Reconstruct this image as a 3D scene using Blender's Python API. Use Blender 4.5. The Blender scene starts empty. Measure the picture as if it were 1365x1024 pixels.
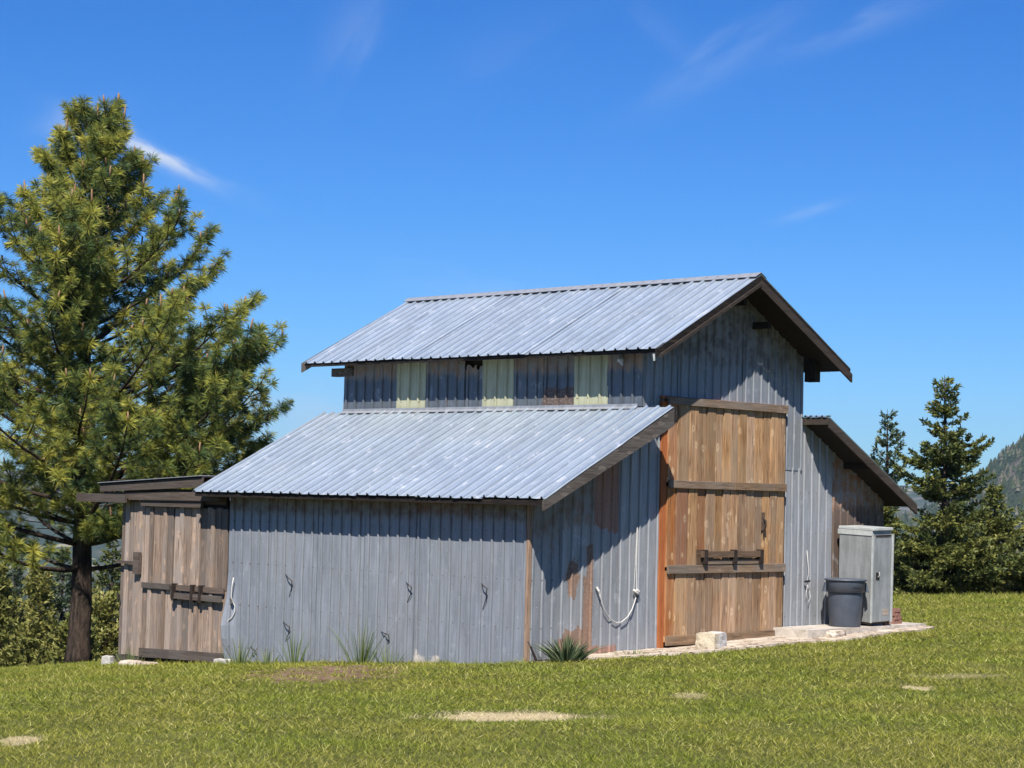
import bpy, math, random
import numpy as np
from mathutils import Vector, Matrix, noise as mnoise
random.seed(7); rng = np.random.default_rng(7)
S = bpy.context.scene
COL = S.collection

# ------------------------------------------------------------------ camera
CAMP = Vector((17.3689, -19.0322, 2.1225))
yaw, pitch, roll, fpx = 0.7507, 0.0564, 0.0234, 2662.08
F = Vector((-math.sin(yaw)*math.cos(pitch), math.cos(yaw)*math.cos(pitch), math.sin(pitch)))
R0 = Vector((math.cos(yaw), math.sin(yaw), 0)); U0 = R0.cross(F)
Rc = R0*math.cos(roll) + U0*math.sin(roll); Uc = -R0*math.sin(roll) + U0*math.cos(roll)
cd = bpy.data.cameras.new('camera'); cam = bpy.data.objects.new('camera', cd); COL.objects.link(cam)
cd.sensor_width = 36; cd.lens = fpx/1365*36; cd.clip_end = 20000; cd.clip_start = .1
cam.matrix_world = Matrix(((Rc.x, Uc.x, -F.x, CAMP.x), (Rc.y, Uc.y, -F.y, CAMP.y), (Rc.z, Uc.z, -F.z, CAMP.z), (0, 0, 0, 1)))
S.camera = cam

# ------------------------------------------------------------------ sun and sky
SUN = Vector((1, -1.30, 1.95)).normalized()
ELEV = math.asin(SUN.z)
ld = bpy.data.lights.new('sun', 'SUN'); ld.energy = 5.0; ld.angle = math.radians(.5); ld.color = (1, .95, .87)
lo = bpy.data.objects.new('sun', ld); COL.objects.link(lo); lo.location = (20, -30, 60)
lo.rotation_euler = SUN.to_track_quat('Z', 'Y').to_euler()
W = bpy.data.worlds.new('World'); S.world = W; W.use_nodes = True
S.view_settings.view_transform = 'Standard'; S.view_settings.look = 'None'
S.view_settings.gamma = 1; S.view_settings.exposure = 0.85; S.view_settings.use_curve_mapping = False


class NT:
    """small helper to write node trees"""
    def __init__(s, tree): s.t = tree; s.n = tree.nodes; s.l = tree.links
    def put(s, sock, v):
        if v is None: return
        if isinstance(v, bpy.types.NodeSocket): s.l.new(v, sock)
        else:
            try: sock.default_value = v
            except Exception: sock.default_value = (*v, 1) if len(v) == 3 else v
    def node(s, typ, props=None, **ins):
        n = s.n.new(typ)
        for k, v in (props or {}).items(): setattr(n, k, v)
        for k, v in ins.items():
            k2 = int(k[1:]) if k[0] == 'i' and k[1:].isdigit() else k.replace('_', ' ')
            s.put(n.inputs[k2], v)
        return n
    def math(s, op, a, b=None, c=None, clamp=False):
        n = s.n.new('ShaderNodeMath'); n.operation = op; n.use_clamp = clamp
        s.put(n.inputs[0], a); s.put(n.inputs[1], b); s.put(n.inputs[2], c); return n.outputs[0]
    def vmath(s, op, a, b=None, out=0):
        n = s.n.new('ShaderNodeVectorMath'); n.operation = op
        s.put(n.inputs[0], a); s.put(n.inputs[1], b); return n.outputs[out]
    def mix(s, f, a, b, blend='MIX'):
        n = s.n.new('ShaderNodeMix'); n.data_type = 'RGBA'; n.blend_type = blend
        s.put(n.inputs[0], f); s.put(n.inputs[6], a); s.put(n.inputs[7], b); return n.outputs[2]
    def mapping(s, vec, scale=(1, 1, 1), loc=(0, 0, 0), rot=(0, 0, 0)):
        n = s.n.new('ShaderNodeMapping'); s.put(n.inputs[0], vec)
        n.inputs['Scale'].default_value = scale; n.inputs['Location'].default_value = loc; n.inputs['Rotation'].default_value = rot
        return n.outputs[0]
    def noise(s, vec, scale, detail=3, rough=.55, dist=0, w=None):
        n = s.n.new('ShaderNodeTexNoise'); s.put(n.inputs['Vector'], vec)
        n.inputs['Scale'].default_value = scale; n.inputs['Detail'].default_value = detail
        n.inputs['Roughness'].default_value = rough; n.inputs['Distortion'].default_value = dist
        return n.outputs[0]
    def ramp(s, f, lo, hi):   # smooth 0..1
        n = s.n.new('ShaderNodeMapRange'); n.interpolation_type = 'SMOOTHSTEP'
        s.put(n.inputs[0], f); s.put(n.inputs[1], lo); s.put(n.inputs[2], hi); return n.outputs[0]
    def ramps(s, f, stops):
        n = s.n.new('ShaderNodeValToRGB'); s.put(n.inputs[0], f); e = n.color_ramp.elements
        while len(e) > 1: e.remove(e[-1])
        e[0].position, e[0].color = stops[0][0], (*stops[0][1], 1)
        for p_, c in stops[1:]:
            k = e.new(p_); k.color = (*c, 1)
        return n.outputs[0]


w = NT(W.node_tree); W.node_tree.nodes.clear()
sky = w.node('ShaderNodeTexSky', dict(sky_type='NISHITA', sun_disc=False))
sky.sun_elevation = ELEV; sky.sun_rotation = math.atan2(SUN.x, SUN.y)
sky.altitude = 900; sky.air_density = 1.0; sky.dust_density = .25; sky.ozone_density = 3.2
hsv = w.node('ShaderNodeHueSaturation', Saturation=1.36, Color=sky.outputs[0])
skyc = w.mix(1.0, hsv.outputs[0], (.50, .86, 1.28, 1), 'MULTIPLY')
gen = w.node('ShaderNodeTexCoord').outputs['Generated']


def dirpx(x, y):
    u, v = x-682.5, y-512
    return (F + Rc*(u/fpx) - Uc*(v/fpx)).normalized()


# thin cirrus: each streak a direction in the sky, with a long and a short axis
STREAKS = [((205, 205), (285, 243), .95, 11, 1.1, 5), ((100, 158), (20, 180), .55, 16, .35, 4), ((960, 82), (1062, 18), .9, 22, .14, 5),
           ((1150, 35), (1262, -8), .9, 15, .14, 5), ((468, 40), (432, 110), .9, 30, .11, 4), ((1078, 282), (1125, 268), .8, 7, .22, 5),
           ((395, 560), (480, 575), .9, 42, .34, 3), ((880, 40), (820, -10), .9, 24, .05, 3), ((670, 60), (560, 120), .9, 34, .035, 3),
           ((640, 385), (760, 395), .9, 26, .10, 3)]
acc = None
for (a, b, la, wb, amp, dt) in STREAKS:
    ca = dirpx(*a); cb = dirpx(*b); ax = (cb-ca); L = ax.length; ax.normalize(); bx = ca.cross(ax).normalized()
    pa = w.vmath('DOT_PRODUCT', gen, tuple(ax), 1); pb = w.vmath('DOT_PRODUCT', gen, tuple(bx), 1)
    pc = w.vmath('DOT_PRODUCT', gen, tuple(ca), 1)
    fa = w.math('DIVIDE', w.math('SUBTRACT', pa, ca.dot(ax)), L*la)
    cv = w.node('ShaderNodeCombineXYZ', X=w.math('MULTIPLY', pa, 22), Y=w.math('MULTIPLY', pb, 75), Z=float(a[0])).outputs[0]
    nz = w.noise(cv, 1.0, dt, .6)
    bend = w.math('MULTIPLY', w.math('SUBTRACT', nz, .5), 2.6)
    fb = w.math('ADD', w.math('DIVIDE', pb, wb/fpx), bend)
    g = w.math('ADD', w.math('MULTIPLY', fa, fa), w.math('MULTIPLY', fb, fb))
    m = w.math('EXPONENT', w.math('MULTIPLY', g, -1.0))
    m = w.math('MULTIPLY', m, w.math('GREATER_THAN', pc, .9))
    m = w.math('MULTIPLY', m, w.math('MULTIPLY', w.ramp(nz, .15, .75), amp))
    acc = m if acc is None else w.math('ADD', acc, m)
skyc = w.mix(w.math('MINIMUM', acc, .85), skyc, (7.5, 8.2, 9.2, 1))
bg = w.node('ShaderNodeBackground', Color=skyc, Strength=.0565)
wo = w.node('ShaderNodeOutputWorld'); W.node_tree.links.new(bg.outputs[0], wo.inputs[0])


# ------------------------------------------------------------------ materials
def material(name):
    m = bpy.data.materials.new(name); m.use_nodes = True; m.node_tree.nodes.clear(); return m, NT(m.node_tree)


def finish(m, t, color, rough=.8, metal=0., bump=None, bstr=.3, bdist=.01, spec=.3, trans=0):
    p = t.node('ShaderNodeBsdfPrincipled')
    t.put(p.inputs['Base Color'], color); t.put(p.inputs['Roughness'], rough); t.put(p.inputs['Metallic'], metal)
    p.inputs['Specular IOR Level'].default_value = spec
    if bump is not None:
        b = t.node('ShaderNodeBump', Height=bump, Strength=bstr, Distance=bdist)
        t.put(p.inputs['Normal'], b.outputs[0])
    o = p.outputs[0]
    if trans:
        tr = t.node('ShaderNodeBsdfTranslucent', Color=color)
        mx = t.node('ShaderNodeMixShader', i0=trans, i1=o, i2=tr.outputs[0]); o = mx.outputs[0]
    out = t.node('ShaderNodeOutputMaterial'); m.node_tree.links.new(o, out.inputs[0]); return m


def box_mask(t, a, b, lims, soft):
    """1 inside a rectangle of coordinates a,b"""
    a0, a1, b0, b1 = lims
    r = t.ramp(a, a0-soft, a0+soft)
    r = t.math('MULTIPLY', r, t.ramp(a, a1+soft, a1-soft))
    r = t.math('MULTIPLY', r, t.ramp(b, b0-soft, b0+soft))
    return t.math('MULTIPLY', r, t.ramp(b, b1+soft, b1-soft))


def sheet_metal(name, base=(.36, .41, .47), top=None, bottom=None, patches=(), axis='Y', grain='Z', metal=.55, rough=.46,
                dirt_shade=(.13, .10, .085), rustc=(.21, .105, .06), spots=True, tsoft=.07, chalk_glare=.15, tamp=.25, groove=.75):
    m, t = material(name)
    tc = t.node('ShaderNodeTexCoord').outputs['Object']
    sp = t.node('ShaderNodeSeparateXYZ', Vector=tc)
    x, y, z = sp.outputs
    along = {'X': x, 'Y': y}[axis]
    sc = {'Z': (9, 9, .8), 'S': (9, .8, .8)}[grain]
    streak = t.noise(t.mapping(tc, sc), 1.6, 4, .6)
    streak2 = t.noise(t.mapping(tc, tuple(v*4 for v in sc)), 1.3, 3, .6)
    big = t.noise(tc, 1.1, 3, .5); fine = t.noise(tc, 38, 3, .65); med = t.noise(tc, 6, 4, .6)
    rnd = t.node('ShaderNodeObjectInfo').outputs['Random']
    c = t.mix(t.ramp(streak, .3, .75), tuple(v*.80 for v in base), tuple(min(1, v*1.22) for v in base))
    c = t.mix(t.math('MULTIPLY', t.ramp(big, .35, .7), .45), c, (base[0]*1.12, base[1]*1.06, base[2]*.98, 1))
    c = t.mix(t.math('MULTIPLY', t.ramp(streak2, .45, .75), .20), c, tuple(min(1, v*1.7) for v in base))
    c = t.mix(t.math('MULTIPLY', t.ramp(fine, .5, .8), .30), c, tuple(v*.55 for v in base))
    c = t.mix(t.math('MULTIPLY', rnd, .22), c, (base[0]*.66, base[1]*.69, base[2]*.76, 1))
    ch = t.math('MULTIPLY', t.ramp(t.noise(t.mapping(tc, (3, 1.6, 1.6)), 2.3, 5, .7, .4), .57, .68), chalk_glare)  # pale chalky patches; on the roof they paint in white glare
    c = t.mix(ch, c, (.78, .80, .84, 1))
    if spots:
        vr = t.node('ShaderNodeTexVoronoi', Vector=tc, Scale=9.0).outputs['Distance']
        c = t.mix(t.math('MULTIPLY', t.ramp(vr, .055, .03), .7), c, (.80, .82, .85, 1))
        vr2 = t.node('ShaderNodeTexVoronoi', Vector=t.mapping(tc, (1, 1, 1), (3.3, 1.7, .9)), Scale=6.0).outputs['Distance']
        c = t.mix(t.math('MULTIPLY', t.ramp(vr2, .05, .02), .8), c, (.12, .08, .06, 1))
    # dark lines painted beside each rib as its shading, and along sheet edges
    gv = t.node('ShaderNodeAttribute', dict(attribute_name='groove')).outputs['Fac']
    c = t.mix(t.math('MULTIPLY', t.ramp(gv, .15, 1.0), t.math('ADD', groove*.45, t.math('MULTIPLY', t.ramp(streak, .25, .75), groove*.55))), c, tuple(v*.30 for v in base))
    # screws in rows between the ribs, each with a thin run of rust below it
    av = z if grain == 'Z' else y
    ca = t.math('MULTIPLY', t.math('SUBTRACT', t.math('FRACT', t.math('DIVIDE', t.math('ADD', along, 50.07), .2)), .5), .2)
    cb = t.math('MULTIPLY', t.math('SUBTRACT', t.math('FRACT', t.math('DIVIDE', t.math('ADD', av, 50.1), .62)), .5), .62)
    dd = t.math('SQRT', t.math('ADD', t.math('MULTIPLY', ca, ca), t.math('MULTIPLY', cb, cb)))
    c = t.mix(t.math('MULTIPLY', t.ramp(dd, .012, .007), .8), c, (.085, .07, .06, 1))
    run = t.math('MULTIPLY', t.ramp(t.math('ABSOLUTE', ca), .009, .003), t.math('MULTIPLY', t.ramp(cb, -.16, 0), t.math('LESS_THAN', cb, 0)))
    c = t.mix(t.math('MULTIPLY', run, t.math('MULTIPLY', t.ramp(med, .5, .6), .5)), c, (.16, .10, .07, 1))
    ru = None
    wob = t.math('MULTIPLY', t.math('SUBTRACT', t.noise(t.mapping(tc, (5, 5, 1.5)), 2.2, 4, .65), .5), tamp*2)
    zz = t.math('ADD', z, wob)
    met = metal
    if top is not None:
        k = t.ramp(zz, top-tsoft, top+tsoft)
        dc = t.mix(t.ramp(streak2, .3, .7), dirt_shade, tuple(v*1.9 for v in dirt_shade))
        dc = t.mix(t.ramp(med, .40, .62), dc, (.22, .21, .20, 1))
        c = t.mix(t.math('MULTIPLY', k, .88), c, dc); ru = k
    wv = t.math('MULTIPLY', t.math('SUBTRACT', t.noise(tc, 2.6, 4, .65), .5), .62)
    rustcol = t.mix(t.ramp(streak, .3, .7), rustc, tuple(v*1.55 for v in rustc))
    rustcol = t.mix(t.math('MULTIPLY', t.ramp(fine, .45, .7), .5), rustcol, (.30, .24, .20, 1))
    if bottom is not None:
        k = t.ramp(zz, bottom+.03, bottom-.03); c = t.mix(t.math('MULTIPLY', k, .9), c, rustcol)
        ru = k if ru is None else t.math('MAXIMUM', ru, k)
    for P in patches:
        k = box_mask(t, t.math('ADD', along, t.math('MULTIPLY', wv, .45)), t.math('ADD', z, wv), P, .012)
        c = t.mix(t.math('MULTIPLY', k, .93), c, rustcol); ru = k if ru is None else t.math('MAXIMUM', ru, k)
    metv = metal if ru is None else t.math('MULTIPLY', t.math('SUBTRACT', 1, ru), metal)
    rg = t.math('ADD', rough-.08, t.math('MULTIPLY', med, .25))
    if ru is not None: rg = t.math('MAXIMUM', rg, t.math('MULTIPLY', ru, .85))
    bh = t.math('ADD', t.math('MULTIPLY', big, 1.0), t.math('MULTIPLY', med, .25))
    return finish(m, t, c, rg, metv, bh, .5, .02, .4)


def wood(name, c1, c2, dark=(.05, .035, .025), axis='Z', grey=None, greyamt=.4, knots=.8, rough=.85, var=.35, kn=None, hue2=None):
    if kn is None: kn = tuple(min(1, v*1.35) for v in c2)
    m, t = material(name)
    tc = t.node('ShaderNodeTexCoord').outputs['Object']
    oi = t.node('ShaderNodeObjectInfo').outputs['Random']
    off = t.node('ShaderNodeCombineXYZ', X=t.math('MULTIPLY', oi, 31.), Y=t.math('MULTIPLY', oi, 17.), Z=t.math('MULTIPLY', oi, 53.)).outputs[0]
    v = t.vmath('ADD', tc, off)
    sc = {'Z': (24, 24, 1.3), 'Y': (24, 1.3, 24), 'X': (1.3, 24, 24)}[axis]
    ks = {'Z': (7.5, 7.5, 3.6), 'Y': (9.5, 2.9, 9.5), 'X': (2.9, 9.5, 9.5)}[axis]
    wv_ = t.vmath('SCALE', t.node('ShaderNodeTexNoise', Vector=v, Scale=14.0, Detail=3.0).outputs[1]); wv_.node.inputs[3].default_value = .055
    vor = t.node('ShaderNodeTexVoronoi', Vector=t.mapping(t.vmath('ADD', v, wv_), ks), Scale=1.0, Randomness=1.0)
    kd = vor.outputs['Distance']
    gr = t.noise(t.mapping(v, sc), 1.0, 5, .65, .9)
    gr2 = t.noise(t.mapping(v, tuple(a*2.6 for a in sc)), 1.0, 3, .6)
    big = t.noise(v, 1.7, 2, .5)
    c = t.mix(t.ramp(gr, .28, .70), c1, c2)
    c = t.mix(t.math('MULTIPLY', t.ramp(gr2, .50, .70), .65), c, dark)
    if grey is not None:
        c = t.mix(t.math('MULTIPLY', t.ramp(big, .40, .66), greyamt), c, grey)
    if hue2 is not None:
        c = t.mix(t.math('MULTIPLY', t.ramp(t.noise(t.mapping(v, tuple(a*.25 for a in sc)), 1.0, 3), .5, .66), .75), c, hue2)
    if knots:
        c = t.mix(t.math('MULTIPLY', t.ramp(kd, .26, .17), knots*.75), c, kn)
        c = t.mix(t.math('MULTIPLY', t.ramp(kd, .085, .05), knots), c, (dark[0]*1.2, dark[1]*1.2, dark[2]*1.2, 1))
    hv = t.node('ShaderNodeHueSaturation', Value=t.math('ADD', 1-var*.55, t.math('MULTIPLY', oi, var*1.1)),
                Saturation=t.math('ADD', .88, t.math('MULTIPLY', t.math('FRACT', t.math('MULTIPLY', oi, 7.3)), .25)), Color=c)
    return finish(m, t, hv.outputs[0], rough, 0, t.math('ADD', gr, t.math('MULTIPLY', gr2, .5)), .55, .006, .2)


def plain(name, c, rough=.7, metal=0., var=.25, scale=12, spec=.3, c2=None, bstr=.2, bd=.005):
    m, t = material(name); tc = t.node('ShaderNodeTexCoord').outputs['Object']
    n = t.noise(tc, scale, 4, .6); n2 = t.noise(tc, scale*4.7, 3, .6)
    cc = t.mix(t.ramp(n, .3, .7), tuple(v*(1-var) for v in c), c2 or tuple(min(1, v*(1+var)) for v in c))
    cc = t.mix(t.math('MULTIPLY', t.ramp(n2, .45, .75), .25), cc, tuple(v*.6 for v in c))
    return finish(m, t, cc, rough, metal, n2, bstr, bd, spec)


M = {}
M['roof'] = sheet_metal('galvanised_roof_metal', (.49, .56, .635), axis='X', grain='S', metal=.62, rough=.36, chalk_glare=.85)  # strong pale patches put sun glare into the roof colour
M['front'] = sheet_metal('grey_siding_metal', (.235, .252, .28), top=1.80, axis='X', metal=.25, rough=.5, chalk_glare=.08, tamp=.09, dirt_shade=(.10, .07, .055))
M['front_a'] = sheet_metal('grey_siding_metal_stained', (.225, .243, .27), top=1.84, axis='X', metal=.25, rough=.5, chalk_glare=.08, tamp=.09, dirt_shade=(.12, .065, .045),
                           patches=[(-2.1, -1.6, -.4, -.06)], rustc=(.30, .275, .25))
M['clere'] = sheet_metal('clerestory_metal', (.12, .14, .165), top=3.93, axis='X', metal=.3, rough=.45, tamp=.22, chalk_glare=.15, dirt_shade=(.17, .12, .09))
M['clere_b'] = sheet_metal('clerestory_metal_brown', (.12, .14, .165), top=3.90, bottom=3.69, axis='X', metal=.5, rough=.45, tamp=.06, chalk_glare=.1, rustc=(.06, .04, .032))
M['gable'] = sheet_metal('gable_metal', (.215, .232, .255), top=4.10, axis='Y', metal=.25, rough=.5, tamp=.5, chalk_glare=.15, dirt_shade=(.085, .07, .058), tsoft=.2)  # brown-grey staining at the top, darkened to paint in the overhang's shade
M['g1'] = sheet_metal('leanto_end_metal_streaked', (.25,.26,.275), top=1.55, axis='Y', metal=.25, rough=.5, tamp=.6, dirt_shade=(.14, .10, .075), tsoft=.2)
M['g2'] = sheet_metal('leanto_end_metal_rusted', (.26,.27,.285), top=1.75, bottom=.28, axis='Y', metal=.25, rough=.5, tamp=.22, dirt_shade=(.14, .10, .075), rustc=(.145, .085, .056),
                      patches=[(.74, .93, .85, 1.25), (.60, 1.3, -.2, .40), (1.03, 1.3, -.2, 1.0), (1.10, 1.3, .6, 1.50), (.98, 1.3, .90, 1.05)])
M['g3'] = sheet_metal('leanto_end_metal_brown_top', (.26,.27,.288), top=None, bottom=.165, axis='Y', metal=.25, rough=.5, tamp=.08, rustc=(.20, .10, .065),
                      patches=[(.9, 2.0, 1.74, 3.4)])
M['g4'] = sheet_metal('leanto_end_metal_clean', (.27,.282,.30), axis='Y', metal=.25, rough=.5, chalk_glare=.12)
M['rusty'] = sheet_metal('brown_rusty_metal', (.12, .085, .066), top=2.1, axis='Y', metal=.15, rough=.7, dirt_shade=(.16, .085, .05), rustc=(.2, .1, .05))
M['flash'] = sheet_metal('flashing_metal', (.30, .315, .34), axis='X', metal=.4, rough=.5)
M['door'] = wood('orange_brown_door_wood', (.19, .105, .052), (.39, .24, .132), dark=(.04, .019, .009), grey=(.28, .205, .135, 1), greyamt=.5, kn=(.55, .40, .25), knots=.6, var=.5)
M['door_red'] = wood('red_brown_door_wood', (.20, .085, .036), (.36, .185, .09), dark=(.08, .028, .01), grey=(.25, .165, .11, 1), greyamt=.3, kn=(.48, .33, .19), hue2=(.27, .085, .026, 1))
M['batY'] = wood('door_batten_wood', (.13, .085, .052), (.24, .165, .108), axis='Y', grey=(.17, .145, .12, 1), greyamt=.6, knots=.4)
M['batYd'] = wood('dark_latch_wood', (.07, .045, .03), (.13, .085, .055), axis='Y', knots=.2)
M['jamb'] = wood('red_stained_jamb_wood', (.27, .075, .018), (.38, .12, .034), dark=(.14, .04, .014), knots=.2, var=.1, kn=(.42, .17, .06))
M['shed'] = wood('weathered_grey_brown_planks', (.165, .118, .090), (.315, .24, .188), dark=(.05, .032, .025), grey=(.19, .165, .148, 1), greyamt=.6, kn=(.40, .28, .2), knots=.7, var=.75)
M['shedX'] = wood('weathered_grey_rail_wood', (.05, .04, .034), (.10, .08, .068), axis='X', grey=(.09, .08, .072, 1), greyamt=.5, knots=.3)
M['shedXd'] = wood('dark_rail_wood', (.06, .045, .035), (.11, .085, .07), axis='X', knots=.2)
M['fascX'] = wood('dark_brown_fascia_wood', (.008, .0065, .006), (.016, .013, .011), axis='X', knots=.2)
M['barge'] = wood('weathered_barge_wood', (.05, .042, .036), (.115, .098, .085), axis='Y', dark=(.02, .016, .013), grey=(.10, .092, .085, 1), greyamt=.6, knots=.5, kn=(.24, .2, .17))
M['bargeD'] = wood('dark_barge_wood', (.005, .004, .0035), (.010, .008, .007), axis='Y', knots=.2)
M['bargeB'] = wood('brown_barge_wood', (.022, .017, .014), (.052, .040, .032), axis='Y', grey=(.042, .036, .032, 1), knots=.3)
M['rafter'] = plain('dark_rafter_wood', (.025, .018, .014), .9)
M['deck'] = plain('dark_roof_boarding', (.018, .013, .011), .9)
M['yellow'] = sheet_metal('yellowed_fibreglass', (.34, .345, .24), axis='X', metal=0., rough=.5, spots=False, chalk_glare=.1, groove=.35)
M['iron'] = plain('rusty_iron', (.045, .032, .026), .6, .5)
M['wire'] = plain('dark_wire', (.03, .027, .025), .5, .4)
M['rope'] = plain('white_rope', (.50, .485, .455), .9, scale=60, var=.15)
M['concrete'] = plain('pale_concrete', (.42, .37, .31), .9, var=.22, scale=5, c2=(.50, .45, .39), bstr=.6, bd=.02)
M['stone'] = plain('pale_stone', (.40, .38, .34), .9, var=.25, scale=9, c2=(.50, .475, .435), bstr=.6, bd=.02)
M['bin'] = plain('dark_grey_plastic', (.058, .070, .092), .48, var=.12, scale=7, spec=.45)
M['binlid'] = plain('dark_grey_lid_plastic', (.065, .075, .095), .5, var=.12, scale=7, spec=.45)
M['brick'] = plain('brown_brick', (.20, .10, .075), .9, var=.35, scale=20)
M['caster'] = plain('black_rubber', (.03, .03, .03), .6)


def cab_mat():
    m, t = material('dull_galvanised_cabinet_metal'); tc = t.node('ShaderNodeTexCoord').outputs['Object']
    v = t.noise(t.mapping(tc, (7, 7, 1.0)), 1.5, 4, .6); b = t.noise(tc, 3, 4, .6); f = t.noise(tc, 45, 3, .6)
    c = t.mix(t.ramp(v, .3, .7), (.23, .24, .24, 1), (.34, .35, .35, 1))
    c = t.mix(t.math('MULTIPLY', t.ramp(b, .42, .68), .5), c, (.21, .22, .21, 1))
    c = t.mix(t.math('MULTIPLY', t.ramp(f, .55, .8), .3), c, (.55, .56, .53, 1))
    return finish(m, t, c, .5, .35, b, .4, .02, .4)


M['cab'] = cab_mat()
M['cabtrim'] = plain('pale_cabinet_trim', (.40, .415, .40), .5, .1, var=.15, scale=8)


def block_mat():
    m, t = material('lichen_concrete'); tc = t.node('ShaderNodeTexCoord').outputs['Object']
    a = t.noise(tc, 6, 5, .65); f = t.noise(tc, 40, 4, .7); x = t.node('ShaderNodeSeparateXYZ', Vector=tc).outputs[1]
    c = t.mix(t.ramp(f, .3, .7), (.36, .345, .32, 1), (.56, .54, .51, 1))
    k = t.math('MULTIPLY', t.ramp(t.math('ADD', x, t.math('MULTIPLY', a, .35)), .16, .02), .85)
    c = t.mix(t.math('MULTIPLY', k, .6), c, (.40, .30, .13, 1))
    return finish(m, t, c, .92, 0, t.math('ADD', a, t.math('MULTIPLY', f, .5)), .8, .02)


M['block'] = block_mat()


def bark(name, a, b):
    m, t = material(name); tc = t.node('ShaderNodeTexCoord').outputs['Object']
    n = t.noise(t.mapping(tc, (7, 7, 1.6)), 2.0, 5, .7, .5); f = t.noise(tc, 30, 3)
    c = t.mix(t.ramp(n, .35, .65), a, b); c = t.mix(t.math('MULTIPLY', t.ramp(f, .5, .75), .4), c, tuple(v*.5 for v in a))
    return finish(m, t, c, .95, 0, n, 1.0, .05, .1)


M['bark'] = bark('pine_bark', (.022, .017, .014), (.075, .054, .042))
M['twig'] = bark('fir_bark', (.03, .022, .018), (.08, .06, .05))
M['candle'] = plain('brown_candle_shoot', (.25, .15, .08), .8)


def leaf_mat(name, stops, trans=.25, rough=.55, spec=.25, patch=None):
    """colour picked by a per-blade value stored on the mesh"""
    m, t = material(name)
    at = t.node('ShaderNodeAttribute', dict(attribute_name='rnd')).outputs['Fac']
    c = t.ramps(at, stops)
    if patch:
        tc = t.node('ShaderNodeNewGeometry').outputs['Position']
        c = patch(t, tc, c)
    return finish(m, t, c, rough, 0, None, spec=spec, trans=trans)


M['pine'] = leaf_mat('pine_needles', [(0, (.030, .060, .028)), (.3, (.08, .12, .032)), (.6, (.19, .21, .036)), (.94, (.40, .37, .065)), (.97, (.20, .10, .05)), (1, (.22, .11, .055))], .25)
M['ypine'] = leaf_mat('young_pine_needles', [(0, (.06, .08, .025)), (.5, (.17, .18, .045)), (1, (.27, .255, .075))], .25)
M['fir'] = leaf_mat('fir_needles', [(0, (.035, .055, .022)), (.45, (.11, .13, .034)), (.8, (.20, .20, .048)), (1, (.29, .27, .07))], .25)
M['firb'] = leaf_mat('bluish_fir_needles', [(0, (.035, .062, .04)), (.5, (.085, .115, .06)), (1, (.15, .175, .09))], .2)
M['iris'] = leaf_mat('strap_leaves', [(0, (.03, .05, .025)), (.6, (.085, .12, .06)), (1, (.20, .22, .12))], .2, .4)
M['weed'] = leaf_mat('weed_stems', [(0, (.06, .10, .025)), (.6, (.13, .18, .05)), (1, (.25, .27, .10))], .3)

# dry or bare places in the lawn: x, y, radius along (.73,.68), radius across, strength
VIEWR = (.73, .68)
DRY = [(5.1, -5.75, .72, .42, 1.0), (5.9, -.2, .16, .35, .9), (3.7, -10.0, .16, .3, .8), (4.8, -2.8, .18, .3, .45), (5.6, 1.2, .5, .25, .3)]
DIRT = [(-1.05, -2.55, 1.2, 2.6, 1.0), (-.7, -.95, .8, .9, .7)]
BARE = DRY+DIRT


def ell(x, y, e):
    dx, dy = x-e[0], y-e[1]
    a = (dx*VIEWR[0]+dy*VIEWR[1])/e[2]; b = (-dx*VIEWR[1]+dy*VIEWR[0])/e[3]
    return np.sqrt(a*a+b*b)


def ell_node(t, pos, e, wob):
    a = t.vmath('DOT_PRODUCT', t.vmath('SUBTRACT', pos, (e[0], e[1], 0)), (VIEWR[0]/e[2], VIEWR[1]/e[2], 0), 1)
    b = t.vmath('DOT_PRODUCT', t.vmath('SUBTRACT', pos, (e[0], e[1], 0)), (-VIEWR[1]/e[3], VIEWR[0]/e[3], 0), 1)
    d = t.math('SQRT', t.math('ADD', t.math('MULTIPLY', a, a), t.math('MULTIPLY', b, b)))
    return t.math('MULTIPLY', t.ramp(t.math('ADD', d, wob), 1.15, .65), e[4])


def lawn_patch(t, pos, c):
    n = t.noise(pos, .45, 3, .5); n2 = t.noise(pos, 1.6, 4, .6); n3 = t.noise(pos, 6, 3, .6)
    c = t.mix(t.math('MULTIPLY', t.ramp(n, .35, .65), .55), c, (.62, .86, .45, 1), 'MULTIPLY')
    c = t.mix(t.math('MULTIPLY', t.ramp(n2, .50, .72), .50), c, (.28, .27, .075, 1))
    c = t.mix(t.math('MULTIPLY', t.ramp(n3, .58, .78), .30), c, (.33, .30, .13, 1))
    wob = t.math('MULTIPLY', t.math('SUBTRACT', t.noise(t.mapping(pos, (1.5, 1.5, 0)), 2.0, 5, .75), .5), 4.2)
    for e in DRY: c = t.mix(ell_node(t, pos, e, wob), c, (.66, .55, .33, 1))
    return c


M['grass'] = leaf_mat('grass_blades', [(0, (.085, .10, .014)), (.38, (.205, .215, .028)), (.72, (.38, .35, .062)), (1, (.64, .55, .24))], .34, .5, .2, lawn_patch)


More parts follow.
